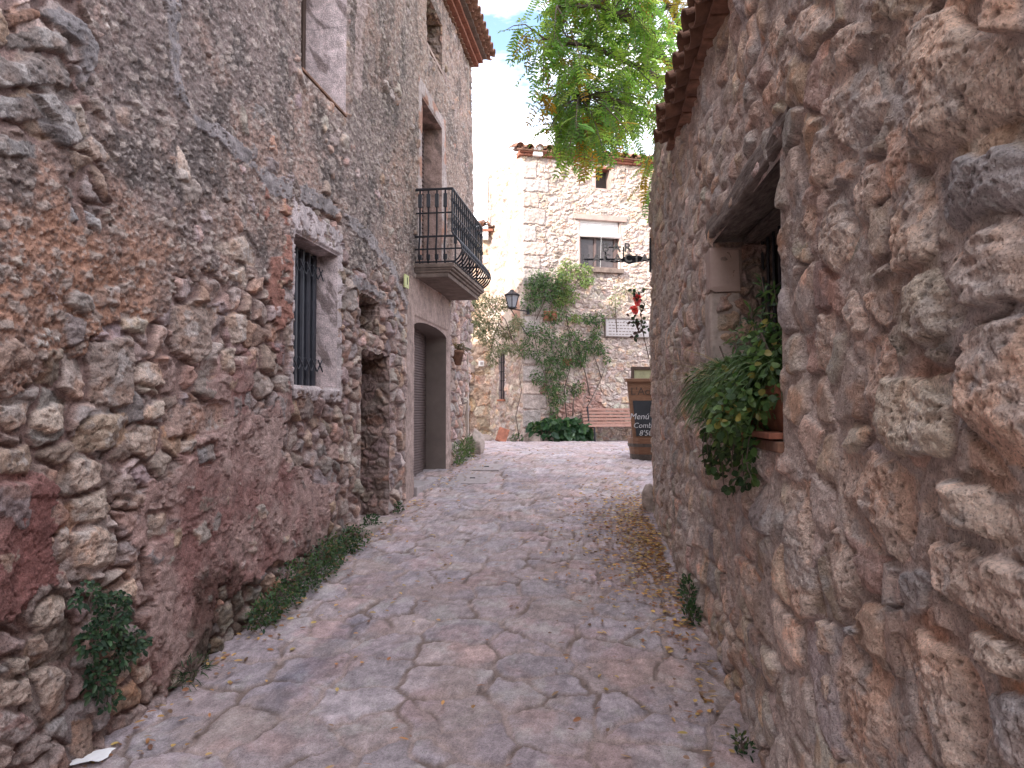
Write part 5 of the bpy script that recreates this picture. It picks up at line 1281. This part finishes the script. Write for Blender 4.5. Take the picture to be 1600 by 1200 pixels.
# menu board on a half barrel
def build_board():
    Y = 11.6; g = float(gz(Y)); p0 = at(984, 712, Y); px = 1 / F * Y
    cx = p0.x + .30
    o = thing('menu_board', 'chalk menu board standing in a half barrel behind the end of the right hand wall', 'menu board', (cx, Y, g))
    zb = g + 33 * px
    m = MB(); m.lathe((cx, Y, g), [(.0, .02), (.275, .0), (.30, .12), (.325, .25), (.33, .335), (.305, .335), (.295, .20), (.0, .18)], 22); m.build('barrel', M['woodorange'], o, smooth=False)
    m = MB(); m.lathe((cx, Y, g), [(.279, .0), (.287, .0), (.302, .085), (.296, .085)], 22); m.lathe((cx, Y, g), [(.321, .20), (.328, .20), (.334, .25), (.326, .25)], 22); m.build('hoop', M['zinc'], o)
    # board: wider at the top
    zt = at(980, 596, Y).z; yb = Y - .05; z0 = g + .26
    def xl(z): return lerp(cx - .25, cx - .34, (z - z0) / (zt - z0))
    def xr(z): return 2 * cx - xl(z)
    def slab(za, zc, inset, yf, th):
        return [(xl(za) + inset, yf, za), (xr(za) - inset, yf, za), (xr(zc) - inset, yf, zc), (xl(zc) + inset, yf, zc)]
    m = MB(); m.prism(slab(z0, zt, 0, yb, .06), (0, .06, 0)); m.build('frame', M['woodorange'], o, bevel=.006)
    zh = at(985, 626, Y).z
    m = MB(); m.prism(slab(g + .36, zh, .055, yb - .008, .02), (0, .02, 0)); bd = m.build('blackboard', M['board'], o)
    m = MB(); m.prism([(xl(zt) - .03, yb - .04, zt - .01), (xr(zt) + .03, yb - .04, zt - .01), (xr(zt) + .03, yb - .04, zt + .045), (xl(zt) - .03, yb - .04, zt + .045)], (0, .12, 0)); m.build('cap', M['woodorange'], o, bevel=.008)
    X = Vector((1, 0, 0)); Zv = Vector((0, 0, 1)); n = Vector((0, -1, 0))
    text_mesh('lettering', "L'Acàcia", .165, M['wooddark'], o, frame3(X, Zv, n, Vector((cx - .02, yb - .006, (zt + zh) / 2 - .01))), .003)
    for body, u, v, sz in (('Menú - 12', 1012, 651, .135), ('Combinats', 1013, 665, .115), ("8'50", 1009, 677, .12)):
        q = at(u, v, yb); sh = Matrix.Identity(4); sh[0][1] = .2
        text_mesh('chalk_writing', body, sz, M['chalk'], bd, frame3(X, Zv, n, Vector((q.x if body != 'Combinats' else q.x + .02, yb - .012, q.z))) @ sh, .002)
    # framed card standing behind
    o2 = thing('picture_frame', 'brown framed card propped up behind the menu board', 'frame', (cx + .1, Y + .5, g))
    a, b = at(986, 573, Y + .5), at(1040, 601, Y + .5)
    m = MB()
    for (x0, x1, z0_, z1_) in ((a.x, b.x, a.z - .05, a.z), (a.x, a.x + .05, g - .0, a.z - .05), (b.x - .05, b.x, g - .0, a.z - .05), (a.x + .05, b.x - .05, b.z - .05, b.z)):
        m.box(((x0 + x1) / 2, Y + .5, (z0_ + z1_) / 2), (x1 - x0, .04, z1_ - z0_))
    m.build('frame', M['wooddark'], o2, bevel=.004)
    m = MB(); m.box(((a.x + b.x) / 2, Y + .51, (a.z + b.z) / 2 - .02), (b.x - a.x - .1, .012, a.z - b.z - .05)); m.build('card', mat_plain('faded card', (.33, .33, .20), .7, .3, 5, .05), o2)
build_board()

# leaning red tile
p = at(785, 697, 17.55); g = float(gz(17.55))
m = MB(); rt = Matrix.Rotation(math.radians(18), 3, 'Y') @ Matrix.Rotation(math.radians(-28), 3, 'X')
m.box((p.x, 17.62, g + .17), (.26, .05, .36), rt); tag(m.build('clay_tile', M['terracotta'], bevel=.004), 'orange clay tile leaning against the foot of the far house side face', 'tile')

# stones at the wall ends
o = lump('guard_stone', (RP(8.15, 0, .06).x, 8.15, float(gz(8.15)) + .10), (.085, .12, .2), M['stone'], None, 5); tag(o, 'rounded grey guard stone at the foot of the right wall end', 'stone')
o = lump('guard_stone', (LP(12.2, 0, .12).x, 12.25, float(gz(12.2)) + .16), (.14, .2, .26), M['stone'], None, 6); tag(o, 'mossy block at the foot of the left house far corner', 'stone')
s, z = onF(842, 690); 
for k, (u, a) in enumerate(((832, .16), (852, .16))):
    s, _ = onF(u, 688); q = farP(s, float(gz(17.8)) + .06, .33); o = lump('border_stone', q, (a, .12, .16), M['stone'], None, 15 + k)
    tag(o, ('pale border stone edging the leafy bed, nearer the house corner', 'reddish border stone under the left edge of the broad leaved plants')[k], 'stone', 'border stones of the flower bed')
# manhole covers
for k, (u0, u1, v, Y0, Y1, lab) in enumerate(((702, 763, 757, 9.55, 10.2, 'nearer concrete inspection cover in the paving before the garage'), (730, 780, 742, 10.45, 11.0, 'further concrete inspection cover in the paving by the house corner'))):
    xa = at(u0, v, (Y0 + Y1) / 2).x; xb = at(u1, v, (Y0 + Y1) / 2).x; sk = .15 * (Y1 - Y0)
    g0, g1 = float(gz(Y0)) + .021, float(gz(Y1)) + .021
    o = thing('inspection_cover', lab, 'cover', ((xa + xb) / 2, (Y0 + Y1) / 2, g0), 'inspection covers')
    m = MB(); m.prism([(xa, Y0, g0), (xb, Y0, g0), (xb + sk, Y1, g1), (xa + sk, Y1, g1)], (0, 0, -.05)); m.build('slab', M['concrete'], o, bevel=.006)
    m = MB(); yc = (Y0 + Y1) / 2; m.box(((xa + xb) / 2 + .05, yc, (g0 + g1) / 2 + .004), (.07, .04, .010)); m.build('lifting_ring', M['iron'], o, bevel=.003)
# paper
p = at(135, 1192, 3.36); g = float(gz(3.36)) + .02
xs, ys = np.meshgrid(np.linspace(-.085, .085, 14), np.linspace(-.055, .055, 10))
zz = g + .022 + .012 * np.abs(fbm(xs * 12, ys * 12, 2, 3)) + .03 * np.maximum(0, xs - .04) 
edge = .012 * fbm(xs * 20, ys * 20, 2, 4)
tag(grid_mesh('paper_scrap', np.stack([p.x + xs + edge, 3.36 + ys * 1.2 + .3 * xs, zz], -1), M['paper']), 'torn scrap of white paper on the paving at the bottom left', 'paper')

# ------------------------------------------------------------------ planter with trailing plants in the right window
def build_planter():
    g = 1.48
    o = thing('window_planter', 'long terracotta trough on a tray on the sill of the right hand window', 'planter', RP(3.5, g, -.05))
    m = MB(); y0, y1 = 2.97, 4.2
    pr = [(-.19, .0), (-.02, .0), (.005, .15), (.02, .155), (.02, .195), (-.22, .195), (-.22, .155), (-.205, .15)]
    m.prism([RP(y0, g + .03 + b, a) for a, b in pr], RP(y1, 0, 0) - RP(y0, 0, 0)); m.build('trough', M['terracotta'], o, bevel=.006)
    m = MB(); panelR(m, y0 - .04, y1 + .04, g + .002, g + .028, -.23, .29); m.build('tray', M['terracotta'], o, bevel=.005)
    pl = thing('trailing_plant', 'bushy green plant spilling grass blades and round leaves over the terracotta trough', 'plant', RP(3.6, g + .2, .0))
    parts = []
    # grassy blades arching out
    n = 1700; y = rng.uniform(3.05, 4.3, n); C = np.array([RP(a, g + .2 + rng.uniform(0, .12), rng.uniform(-.12, .04)) for a in y])
    D = np.stack([-rng.uniform(.1, 1.0, n), rng.normal(.35, .6, n), rng.uniform(.1, 1.2, n)], 1)
    V, Q, k = leaves(C, D, unit(n) * .4 + np.array([0, 0, 1]), rng.uniform(.18, .40, n), rng.uniform(.008, .015, n), [(0, .6), (.25, 1), (.5, .9), (.75, .6), (1, .03)], .3, .85)
    parts.append((V, Q, k, tint(n, GREEN[:3] + [(.08, .15, .055), (.12, .19, .08), (.16, .22, .11)])))
    n = 46; C = np.array([RP(rng.uniform(3.5, 4.2), g + .26, .02) for _ in range(n)]); D = np.stack([-rng.uniform(.4, 1, n), rng.normal(.6, .35, n), rng.uniform(.3, .8, n)], 1)
    V, Q, k = leaves(C, D, unit(n) * .3 + np.array([0, 0, 1]), rng.uniform(.3, .55, n), .006, [(0, .8), (.25, 1), (.5, .9), (.75, .6), (1, .1)], .2, .35)
    parts.append((V, Q, k, tint(n, [(.36, .28, .13), (.26, .24, .10)])))
    # round leaves
    bl = [(RP(3.02, 1.58, .20), (.05, .12, .09)), (RP(3.15, 1.60, .17), (.09, .2, .14)), (RP(3.1, 1.70, .05), (.10, .18, .16)), (RP(3.35, 1.70, .07), (.12, .22, .17)), (RP(3.7, 1.62, .08), (.12, .25, .16)), (RP(3.2, 1.88, .0), (.10, .2, .12)), (RP(3.6, 1.50, .08), (.07, .16, .14)), (RP(3.25, 1.44, .06), (.05, .1, .12))]
    parts.append(blob_leaves(bl, 1300, .036, .034, GREEN[:3] * 2 + [(.08, .16, .045), (.12, .20, .06), (.12, .20, .06), (.22, .20, .05)], OVAL, .5, .2, .3, .3, .15, (-.8, -.4, .5)))
    parts.append(blob_leaves([(RP(3.9, 1.72, .10), (.14, .22, .16)), (RP(4.05, 1.56, .08), (.10, .16, .10)), (RP(3.45, 1.95, -.02), (.1, .3, .1))], 420, .05, .014, LIGHTG[2:] + GREEN, LANCE, .6, .2, .4, .3, .2))
    # hanging strands
    st = MB()
    for y, zt, ln in ((3.25, 1.55, .30), (3.45, 1.5, .24), (3.7, 1.5, .34), (3.15, 1.52, .22), (3.9, 1.45, .2), (4.15, 1.55, .3), (4.3, 1.5, .25)):
        pts = [RP(y + rng.normal(0, .01), zt - t * ln, .07 + .03 * math.sin(t * 3)) for t in np.linspace(0, 1, 6)]
        st.tube(pts, .003, 4)
        n = int(ln * 110); C = np.array([pts[0].lerp(pts[-1], t) + Vector(rng.normal(0, .012, 3)) for t in rng.uniform(0, 1, n)])
        V, Q, k = leaves(C, unit(n) + np.array([-.5, 0, -.3]), unit(n) + np.array([-1, -.5, .5]), .038, .034, OVAL, .15, .2); parts.append((V, Q, k, tint(n, GREEN)))
    for y in (3.05, 3.3, 3.6, 3.95): st.tube([RP(y, g + .15, -.08), RP(y + .05, 1.75, -.02), RP(y + .1, 1.95, .04)], .005, 5)
    st.build('stem', M['stem'], pl); leaf_obj('foliage', parts, M['leaf'], pl)
    # tall sprig in front of the bars
    parts = []; st = MB()
    for y, lean, top in ((3.3, .06, 2.22), (3.15, -.02, 2.12), (3.5, .1, 2.1)):
        pts = [RP(y + lean * t, lerp(1.7, top, t), -.08 + .06 * t) for t in np.linspace(0, 1, 7)]; st.tube(pts, [.006 - .004 * t for t in np.linspace(0, 1, 7)], 5)
        n = 60; tt = rng.uniform(.1, 1, n); C = np.array([RP(y + lean * t, lerp(1.7, top, t), -.08 + .06 * t) for t in tt]); V, Q, k = leaves(C, unit(n) * .9 + np.array([-.1, 0, .5]), unit(n) + np.array([0, 0, 1]), .07, .014, LANCE, .2, .3); parts.append((V, Q, k, tint(n, GREEN)))
    o3 = thing('leafy_sprig', 'thin upright leafy sprigs growing behind the trough before the window bars', 'plant', RP(3.3, 1.68, -.08)); st.build('stem', M['stem'], o3); leaf_obj('foliage', parts, M['leaf'], o3)
build_planter()

# ------------------------------------------------------------------ weeds at the foot of the walls
def weed(label, blobs, n, ln, wd, cols, prof=LANCE, name='weed', group='weeds along the wall foot', stems=14, base=None, **kw):
    c = base if base is not None else blobs[0][0]
    o = thing(name, label, 'weed', c, group)
    leaf_obj('foliage', [blob_leaves(blobs, n, ln, wd, cols, prof, **kw)], M['leaf'], o)
    m = MB()
    for k in range(stems):
        b, r = blobs[k % len(blobs)]; b = Vector(b)
        q = b + Vector((random.uniform(-.7, .7) * r[0], random.uniform(-.7, .7) * r[1], random.uniform(0, .7) * r[2])); a = b + Vector((0, random.uniform(-.3, .3) * r[1], -r[2] * .95))
        m.tube([a, a.lerp(q, .5) + Vector((0, 0, .02)), q], .0025, 4)
    m.build('stem', M['stem'], o)
    return o
B = []
for u, v, ry, rz in ((150, 960, .10, .12), (120, 1000, .08, .08), (165, 1020, .09, .08), (130, 1060, .08, .09), (185, 1000, .06, .06), (110, 930, .06, .06), (140, 1090, .04, .05)):
    y, z = onL(u, v); B.append((tuple(LP(y, z, .09)), (.07, ry, rz)))
weed('dense dark green weed growing out of the left wall near the camera', B, 900, .032, .019, [(.035, .075, .04), (.05, .10, .05), (.07, .13, .06), (.025, .055, .03)], OVAL, out=.5, up=.25, droop=.3, nvec=(.9, -.5, .6))
B = []
for t in sorted(list(np.clip(rng.beta(1.1, .9, 17), 0, 1)) + [.05, .3, .62, .8, .95]):
    u = lerp(375, 545, t); v = lerp(985, 865, t); y, z = onL(u, v); gzv = float(gz(y))
    B.append((tuple(LP(y + rng.normal(0, .05), gzv + rng.uniform(.04, .14) + .05 * math.sin(t * 3.1), rng.uniform(.05, .16))), (rng.uniform(.07, .15), rng.uniform(.10, .2), rng.uniform(.07, .17))))
weed('long low strip of green weeds between barred window and paving', B, 3000, .030, .016, DARKG[1:] + GREEN[:3] + [(.05, .095, .05), (.13, .11, .05)], OVAL, out=.5, up=.5, droop=.25, nvec=(.4, -.3, .9))
y, z = onL(280, 1075); B = [(tuple(LP(y, float(gz(y)) + .06, .08)), (.06, .2, .08))]
weed('wispy grass tuft at the foot of the damp stained plaster', B, 150, .10, .006, DARKG + [(.09, .10, .05)], BLADE, up=.9, droop=.6)
y, _ = onL(585, 800); B = [(tuple(LP(7.35, float(gz(7.35)) + .09, .02)), (.08, .16, .07)), (tuple(LP(8.1, float(gz(8.1)) + .05, .06)), (.06, .12, .06))]
weed('small green weed on the step of the walled doorway', B, 260, .04, .018, DARKG + GREEN[:1], LANCE, up=.5)
B = [(tuple(LP(a, float(gz(a)) + .16, .10)), (.10, .22, .2)) for a in (10.9, 11.3, 11.7)]
weed('grassy green tuft beside the mossy block past the garage', B, 620, .11, .014, [(.06, .12, .03), (.09, .15, .035), (.05, .09, .03)], BLADE, up=.8, droop=.6)
B = [(tuple(RP(5.2, float(gz(5.2)) + .13, .06)), (.04, .16, .13)), (tuple(RP(4.95, float(gz(4.95)) + .08, .07)), (.05, .12, .08))]
weed('green weed at the foot of the right wall below the fallen leaves', B, 240, .045, .02, DARKG + GREEN[:2], LANCE, up=.6)
B = [(tuple(RP(3.45, float(gz(3.45)) + .05, .07)), (.04, .08, .06))]
weed('tiny weed at the foot of the right wall near the camera', B, 60, .035, .018, DARKG + [(.1, .12, .04)], LANCE, up=.5)
y, _ = onL(760, 735)
B = [(tuple(at(808, 690, 17.7) + Vector((0, 0, .05))), (.16, .1, .14))]
weed('small green weed between red tile and far house corner', B, 160, .07, .03, GREEN, LANCE, up=.6)

# broad leaved bed
def build_bed():
    g = float(gz(17.6)); o = thing('broad_leaved_plant', 'clump of large glossy dark leaves at the house foot left of the bench', 'plant', farP(.95, g, .35))
    bl = [(farP(s, g + .27, .38), (.24, .22, .26)) for s in (.55, .8, 1.05, 1.3)] + [(farP(.28, g + .36, .3), (.2, .12, .14)), (farP(1.5, g + .2, .3), (.15, .15, .18))]
    p1 = blob_leaves(bl, 330, .20, .15, [(.018, .05, .022), (.028, .07, .028), (.04, .09, .032)], OVAL, .55, .25, .45, .4, .2, (-.2, -.8, .6))
    p2 = blob_leaves([bl[4]], 120, .09, .04, [(.05, .11, .025), (.07, .14, .03)], LANCE, .5, .5)
    leaf_obj('foliage', [p1, p2], M['leaf'], o)
    q = farP(1.02, g + .16, .58); V, Q, k = leaves([q] * 3, [(.3, 0, .2), (-.2, 0, .4), (0, -.2, -.3)], [(0, -1, .3)] * 3, .13, .12, OVAL, .1, .1); leaf_obj('foliage', [(V, Q, k, np.array([(.28, .42, .28)] * 3))], M['leaf'], o)
    m = MB()
    for s in np.linspace(.4, 1.45, 16): m.tube([farP(s, g, .3), farP(s + random.uniform(-.05, .05), g + .3, .4)], .008, 4)
    m.build('stem', M['stem'], o)
build_bed()

# climbers on the far house
def climber(name, label, stems, clumps, n, ln, wd, cols, prof=LANCE, Pf=None, r=.016, droop=.3):
    Pf = Pf or (lambda u, v, out: farP(*onF(u, v), out))
    o = thing(name, label, 'climber', Pf(stems[0][0][0], stems[0][0][1], .1))
    for path in stems:
        m = MB(); k = len(path); pts = [Pf(u, v, .07 + .05 * random.random()) for u, v in path]
        m.tube(pts, [r * (1 - .65 * i / max(1, k - 1)) for i in range(k)], 5)
        m.build('stem', M['stem'], o, smooth=True)
    bl = []
    for u, v, ru, rv in clumps:
        p = Pf(u, v, .16); bl.append((tuple(p), (1.25 * ru / F * p.y, .17, 1.25 * rv / F * p.y)))
    # twigs that carry the clumps
    leaf_obj('foliage', [blob_leaves(bl, n, ln, wd, cols, prof, .55, .15, droop, .15, .25, (-.2, -.8, .6))], M['leaf'], o)
    return o
climber('climbing_shrub', 'tall leafy climber trained up the far wall left of the window', [[(868, 690), (858, 640), (850, 590), (838, 550), (832, 520), (836, 480)], [(866, 690), (862, 640), (868, 600), (870, 560)], [(850, 590), (865, 555), (880, 530)], [(836, 500), (850, 470), (868, 445), (880, 420)]],
        [(845, 455, 26, 18), (828, 470, 14, 16), (858, 445, 18, 20), (838, 520, 24, 14), (860, 535, 16, 14), (822, 545, 16, 12), (835, 440, 16, 14), (848, 560, 15, 12), (868, 575, 16, 18), (880, 560, 14, 14), (855, 600, 12, 18), (872, 615, 10, 16), (866, 490, 18, 14), (890, 530, 14, 14), (862, 640, 6, 20), (835, 590, 8, 10)], 4300, .085, .032, GREEN[1:3] * 2 + GREEN + [(.08, .13, .05), (.10, .16, .06)])
climber('climbing_shrub', 'pale yellow green climber reaching the window sill above its dark stem', [[(884, 660), (880, 610), (893, 560), (884, 500), (880, 450), (884, 420)], [(884, 470), (900, 440), (915, 425)]],
        [(884, 425, 14, 14), (878, 448, 14, 14), (908, 422, 11, 7), (888, 465, 12, 10), (912, 440, 10, 8), (870, 470, 10, 8), (895, 500, 8, 6)], 1500, .085, .034, LIGHTG + [(.16, .19, .06)])
climber('rambling_shrub', 'bare crossing woody stems with a few leaf tufts left of the plaque', [[(882, 688), (900, 660), (920, 628), (938, 590), (946, 565)], [(920, 618), (914, 590), (906, 560), (900, 540), (886, 510), (880, 480)], [(938, 592), (932, 572), (926, 555)], [(893, 650), (894, 630), (897, 610)]],
        [(908, 545, 12, 16), (925, 540, 12, 12), (930, 500, 10, 10), (928, 520, 7, 10), (898, 606, 11, 10), (945, 563, 5, 5), (915, 500, 10, 8), (902, 565, 10, 8), (935, 548, 8, 8)], 1300, .085, .032, GREEN + LIGHTG[2:], r=.02)
climber('climbing_shrub', 'thin yellowing climber high on the wall between window sill and plaque', [[(962, 520), (960, 490), (958, 460), (972, 452), (990, 458)]],
        [(965, 458, 14, 8), (982, 455, 12, 6), (958, 475, 8, 10), (950, 490, 8, 8)], 260, .08, .02, LIGHTG + [(.22, .17, .10), (.20, .14, .09)])
# olive-like bough over the alley
Gf = lambda u, v, out: at(u, v, 17.3 + .6 * random.random())
climber('olive_bush', 'pale grey green bush branching over the alley below the lantern', [[(818, 560), (800, 530), (780, 505), (755, 505), (732, 510)], [(800, 530), (790, 500), (770, 480), (755, 462)], [(780, 505), (770, 530), (765, 560)], [(812, 690), (806, 650), (815, 610), (811, 585), (818, 560)]],
        [(750, 470, 18, 10), (740, 495, 12, 12), (765, 500, 16, 14), (780, 475, 14, 10), (762, 525, 14, 14), (745, 515, 12, 10), (770, 555, 8, 14), (792, 520, 12, 10), (800, 545, 12, 8), (808, 505, 10, 10), (785, 545, 8, 8), (735, 470, 8, 10)], 4200, .085, .026, [(.13, .15, .075), (.16, .17, .09), (.09, .115, .055), (.20, .20, .11)], Pf=Gf, r=.014)
# rose
def build_rose():
    Y = 8.9
    o = thing('climbing_rose', 'thorny rose stem with red blooms at the end of the right hand wall', 'rose', at(1012, 560, Y))
    m = MB(); st = [(1014, 560), (1008, 535), (1003, 510), (996, 500), (985, 500)], [(1003, 510), (1001, 485), (997, 465), (993, 455)], [(1003, 515), (996, 522), (990, 528)]
    for path in st: m.tube([at(u, v, Y + random.uniform(-.03, .03)) for u, v in path], .006, 5)
    m.build('stem', M['stem'], o)
    C, D = [], []
    for u, v in ((985, 500), (990, 503), (988, 508), (996, 505), (1000, 500), (1003, 480), (1005, 475), (1000, 455), (990, 456), (994, 458), (1003, 488), (998, 512), (994, 520), (990, 527), (1004, 520), (987, 497), (992, 466), (1008, 505), (1010, 512)):
        for _ in range(4):
            C.append(at(u, v, Y) + Vector(rng.normal(0, .02, 3))); D.append(unit(1)[0] + np.array([0, -.2, 0]))
    n = len(C); V, Q, k = leaves(C, D, unit(n) + np.array([0, -1, .3]), .055, .04, OVAL, .2, .2); leaf_obj('foliage', [(V, Q, k, tint(n, [(.02, .045, .02), (.035, .05, .025), (.05, .03, .025)]))], M['leaf'], o)
    C, D = [], []
    for u, v in ((994, 467), (996, 473), (990, 481), (992, 484), (997, 462)):
        for _ in range(16): C.append(at(u, v, Y) + Vector(rng.normal(0, .006, 3))); D.append(unit(1)[0])
    n = len(C); V, Q, k = leaves(C, D, unit(n), .045, .05, OVAL, .5, .1); leaf_obj('bloom', [(V, Q, k, tint(n, [(.70, .12, .10), (.78, .20, .16)]))], M['petal'], o)
build_rose()

# ------------------------------------------------------------------ the acacia
def build_acacia():
    base = Vector((3.1, 10.2, float(gz(10.2)) - .05))
    o = thing('acacia_tree', 'acacia leaning over the lane from behind the right house eaves', 'tree', base)
    m = MB()
    m.tube([base, base + Vector((-.1, -.1, 1.6)), base + Vector((-.35, -.3, 3.0)), Vector((2.5, 9.6, 4.6))], [.17, .14, .12, .10], 9)
    top = Vector((2.5, 9.6, 4.6))
    limbs = [[top, at(1075, 60, 8.9), at(1015, -40, 8.3), at(930, -140, 7.9)], [top, at(1080, 150, 8.8), at(1010, 110, 8.0), at(930, 75, 7.5), at(850, 60, 7.3)],
             [top, at(1070, 210, 8.9), at(1000, 170, 8.4), at(940, 150, 8.0), at(905, 150, 7.7)], [top, at(1100, -60, 8.9), at(1040, -160, 8.2), at(1000, -260, 8)], [top, at(1060, 120, 8.6), at(1000, 40, 7.8), at(940, 10, 7.2), at(870, 10, 7.0)],
             [top, top + Vector((.8, .5, 1.2)), top + Vector((1.5, .9, 2.4))], [top, top + Vector((.2, .9, 1.5)), top + Vector((.1, 1.6, 2.6))]]
    nodes = []
    for l in limbs:
        k = len(l); m.tube(l, [.055 * (1 - .8 * i / (k - 1)) for i in range(k)], 7)
        for i in range(1, k - 1):
            for t in np.linspace(0, 1, 5): nodes.append(l[i].lerp(l[i + 1], t))
    poly = [(772, 45), (800, 40), (840, 60), (850, 15), (852, -170), (1090, -170), (1075, 120), (1040, 200), (1000, 205), (955, 235), (915, 262), (890, 258), (858, 225), (856, 185), (840, 150), (862, 125), (845, 95), (815, 70), (775, 55)]
    ends = []
    while len(ends) < 270:
        u, v = rng.uniform(770, 1090), rng.uniform(-170, 260)
        if inpoly(np.array([float(u)]), np.array([float(v)]), poly)[0]: ends.append((u, v, rng.uniform(6.8, 9.0)))
    ends += [(790, 47, 7.0), (815, 62, 7.1), (905, 250, 7.3), (915, 240, 7.4), (890, 235, 7.3), (870, 225, 7.2), (930, 225, 7.5), (1020, 262, 8.8), (1012, 300, 8.9), (1018, 320, 8.9), (1005, 280, 8.8), (850, 165, 7.2), (855, 210, 7.2), (1025, 330, 9.0), (835, 100, 7.1)]
    parts = []; tw = MB()
    for u, v, Y in ends:
        e = at(u, v, Y); nd = min(nodes, key=lambda q: (q - e).length + max(0, e.z - q.z) * .3)
        mid = nd.lerp(e, .5) + Vector((0, 0, .10)); pts = [nd, nd.lerp(mid, .6), mid, mid.lerp(e, .6) + Vector((0, 0, .02)), e]
        tw.tube(pts, [.010, .008, .006, .005, .003], 4)
        dirn = (e - nd).normalized() if (e - nd).length > .05 else Vector((-1, 0, 0))
        nl = rng.integers(7, 11)
        yellow = rng.random() < .14
        for _ in range(nl):
            t = rng.uniform(.45, 1.02); b = (mid.lerp(e, (t - .45) / .55) if t > .45 else mid)
            b = np.array(b) + rng.normal(0, .02, 3)
            d = np.array(dirn) * .5 + unit(1)[0] * .75 + np.array([0, 0, -.25]); d /= np.linalg.norm(d)
            ln = rng.uniform(.18, .32); npair = int(rng.integers(7, 11))
            up = unit(1)[0] * .5 + np.array([0, 0, 1.0]); sd_ = np.cross(d, up); sd_ /= np.linalg.norm(sd_); up = np.cross(sd_, d)
            tt = np.linspace(.18, .97, npair); Cx = b + np.outer(tt * ln, d) - np.outer(.22 * ln * tt ** 2, [0, 0, 1])
            C = np.concatenate([Cx, Cx, Cx[-1:]]); D = np.concatenate([np.tile(sd_ + d * .25 - up * .12, (npair, 1)), np.tile(-sd_ + d * .25 - up * .12, (npair, 1)), d[None]])
            D = D + rng.normal(0, .12, D.shape); n = len(C)
            V, Q, k = leaves(C, D, np.tile(up, (n, 1)), rng.uniform(.042, .058), rng.uniform(.016, .022), OVAL[::1], .12, .12)
            cc = [(.20, .16, .02), (.26, .17, .02)] if (yellow and rng.random() < .6) or rng.random() < .03 else [(.10, .21, .035), (.13, .25, .04), (.08, .17, .04), (.17, .29, .05), (.20, .30, .05)]
            parts.append((V, Q, k, np.repeat(tint(1, cc), n, 0) * rng.uniform(1.0, 1.35, (n, 1))))
            tw.tube([Vector(b), Vector(Cx[npair // 2]), Vector(Cx[-1])], .0017, 3, cap=False)
    tr = m.build('trunk', M['bark'], o, smooth=True); tw.build('twig', M['stem'], tr)
    leaf_obj('crown', parts, M['acacia'], o)
build_acacia()

# ------------------------------------------------------------------ fallen leaves: uncountable litter, one object
def build_litter():
    X, Y = [], []
    def drift(n, y0, y1, w0, side):
        y = rng.normal((y0 + y1) / 2, (y1 - y0) / 3.4, n) if side > 0 else rng.uniform(y0, y1, n); d = np.abs(rng.normal(0, w0, n)) + .06 + .1 * np.abs(pn(y * 2.1, y * 0, 4)); y = np.clip(y, 3, 12)
        for a, q in zip(y, d):
            p = RP(a, 0, q) if side > 0 else LP(a, 0, q); X.append(p.x); Y.append(p.y)
    drift(1250, 5.2, 8.4, .24, 1); drift(1100, 5.6, 9.4, .45, 1); drift(160, 3.2, 6, .12, 1); drift(260, 3.3, 8.6, .14, -1); drift(120, 9, 12, .2, -1)
    for _ in range(330):
        y = rng.uniform(3.0, 13); x = rng.uniform(LX0 + LA * y + .1, (RX0 + RA * y - .1) if y < 8.3 else 2.0); X.append(x); Y.append(y)
    X, Y = np.array(X), np.array(Y); n = len(X)
    C = np.stack([X, Y, gz(Y) + .026 + rng.uniform(0, .012, n)], 1); a = rng.uniform(0, 2 * math.pi, n)
    D = np.stack([np.cos(a), np.sin(a), rng.normal(0, .12, n)], 1)
    V, Q, k = leaves(C, D, rng.normal(0, .28, (n, 3)) + np.array([0, 0, 1]), rng.uniform(.03, .055, n), rng.uniform(.014, .024, n), OVAL, .25, .05)
    o = leaf_obj('leaf_litter', [(V, Q, k, tint(n, [(.50, .30, .10), (.44, .23, .09), (.52, .36, .12), (.30, .15, .08), (.48, .34, .13), (.20, .12, .075), (.26, .16, .10)], .3))], M['dryleaf'])
    tag(o, 'small yellow and brown fallen leaves drifted over the paving', 'leaf litter', None, 'stuff')
build_litter()
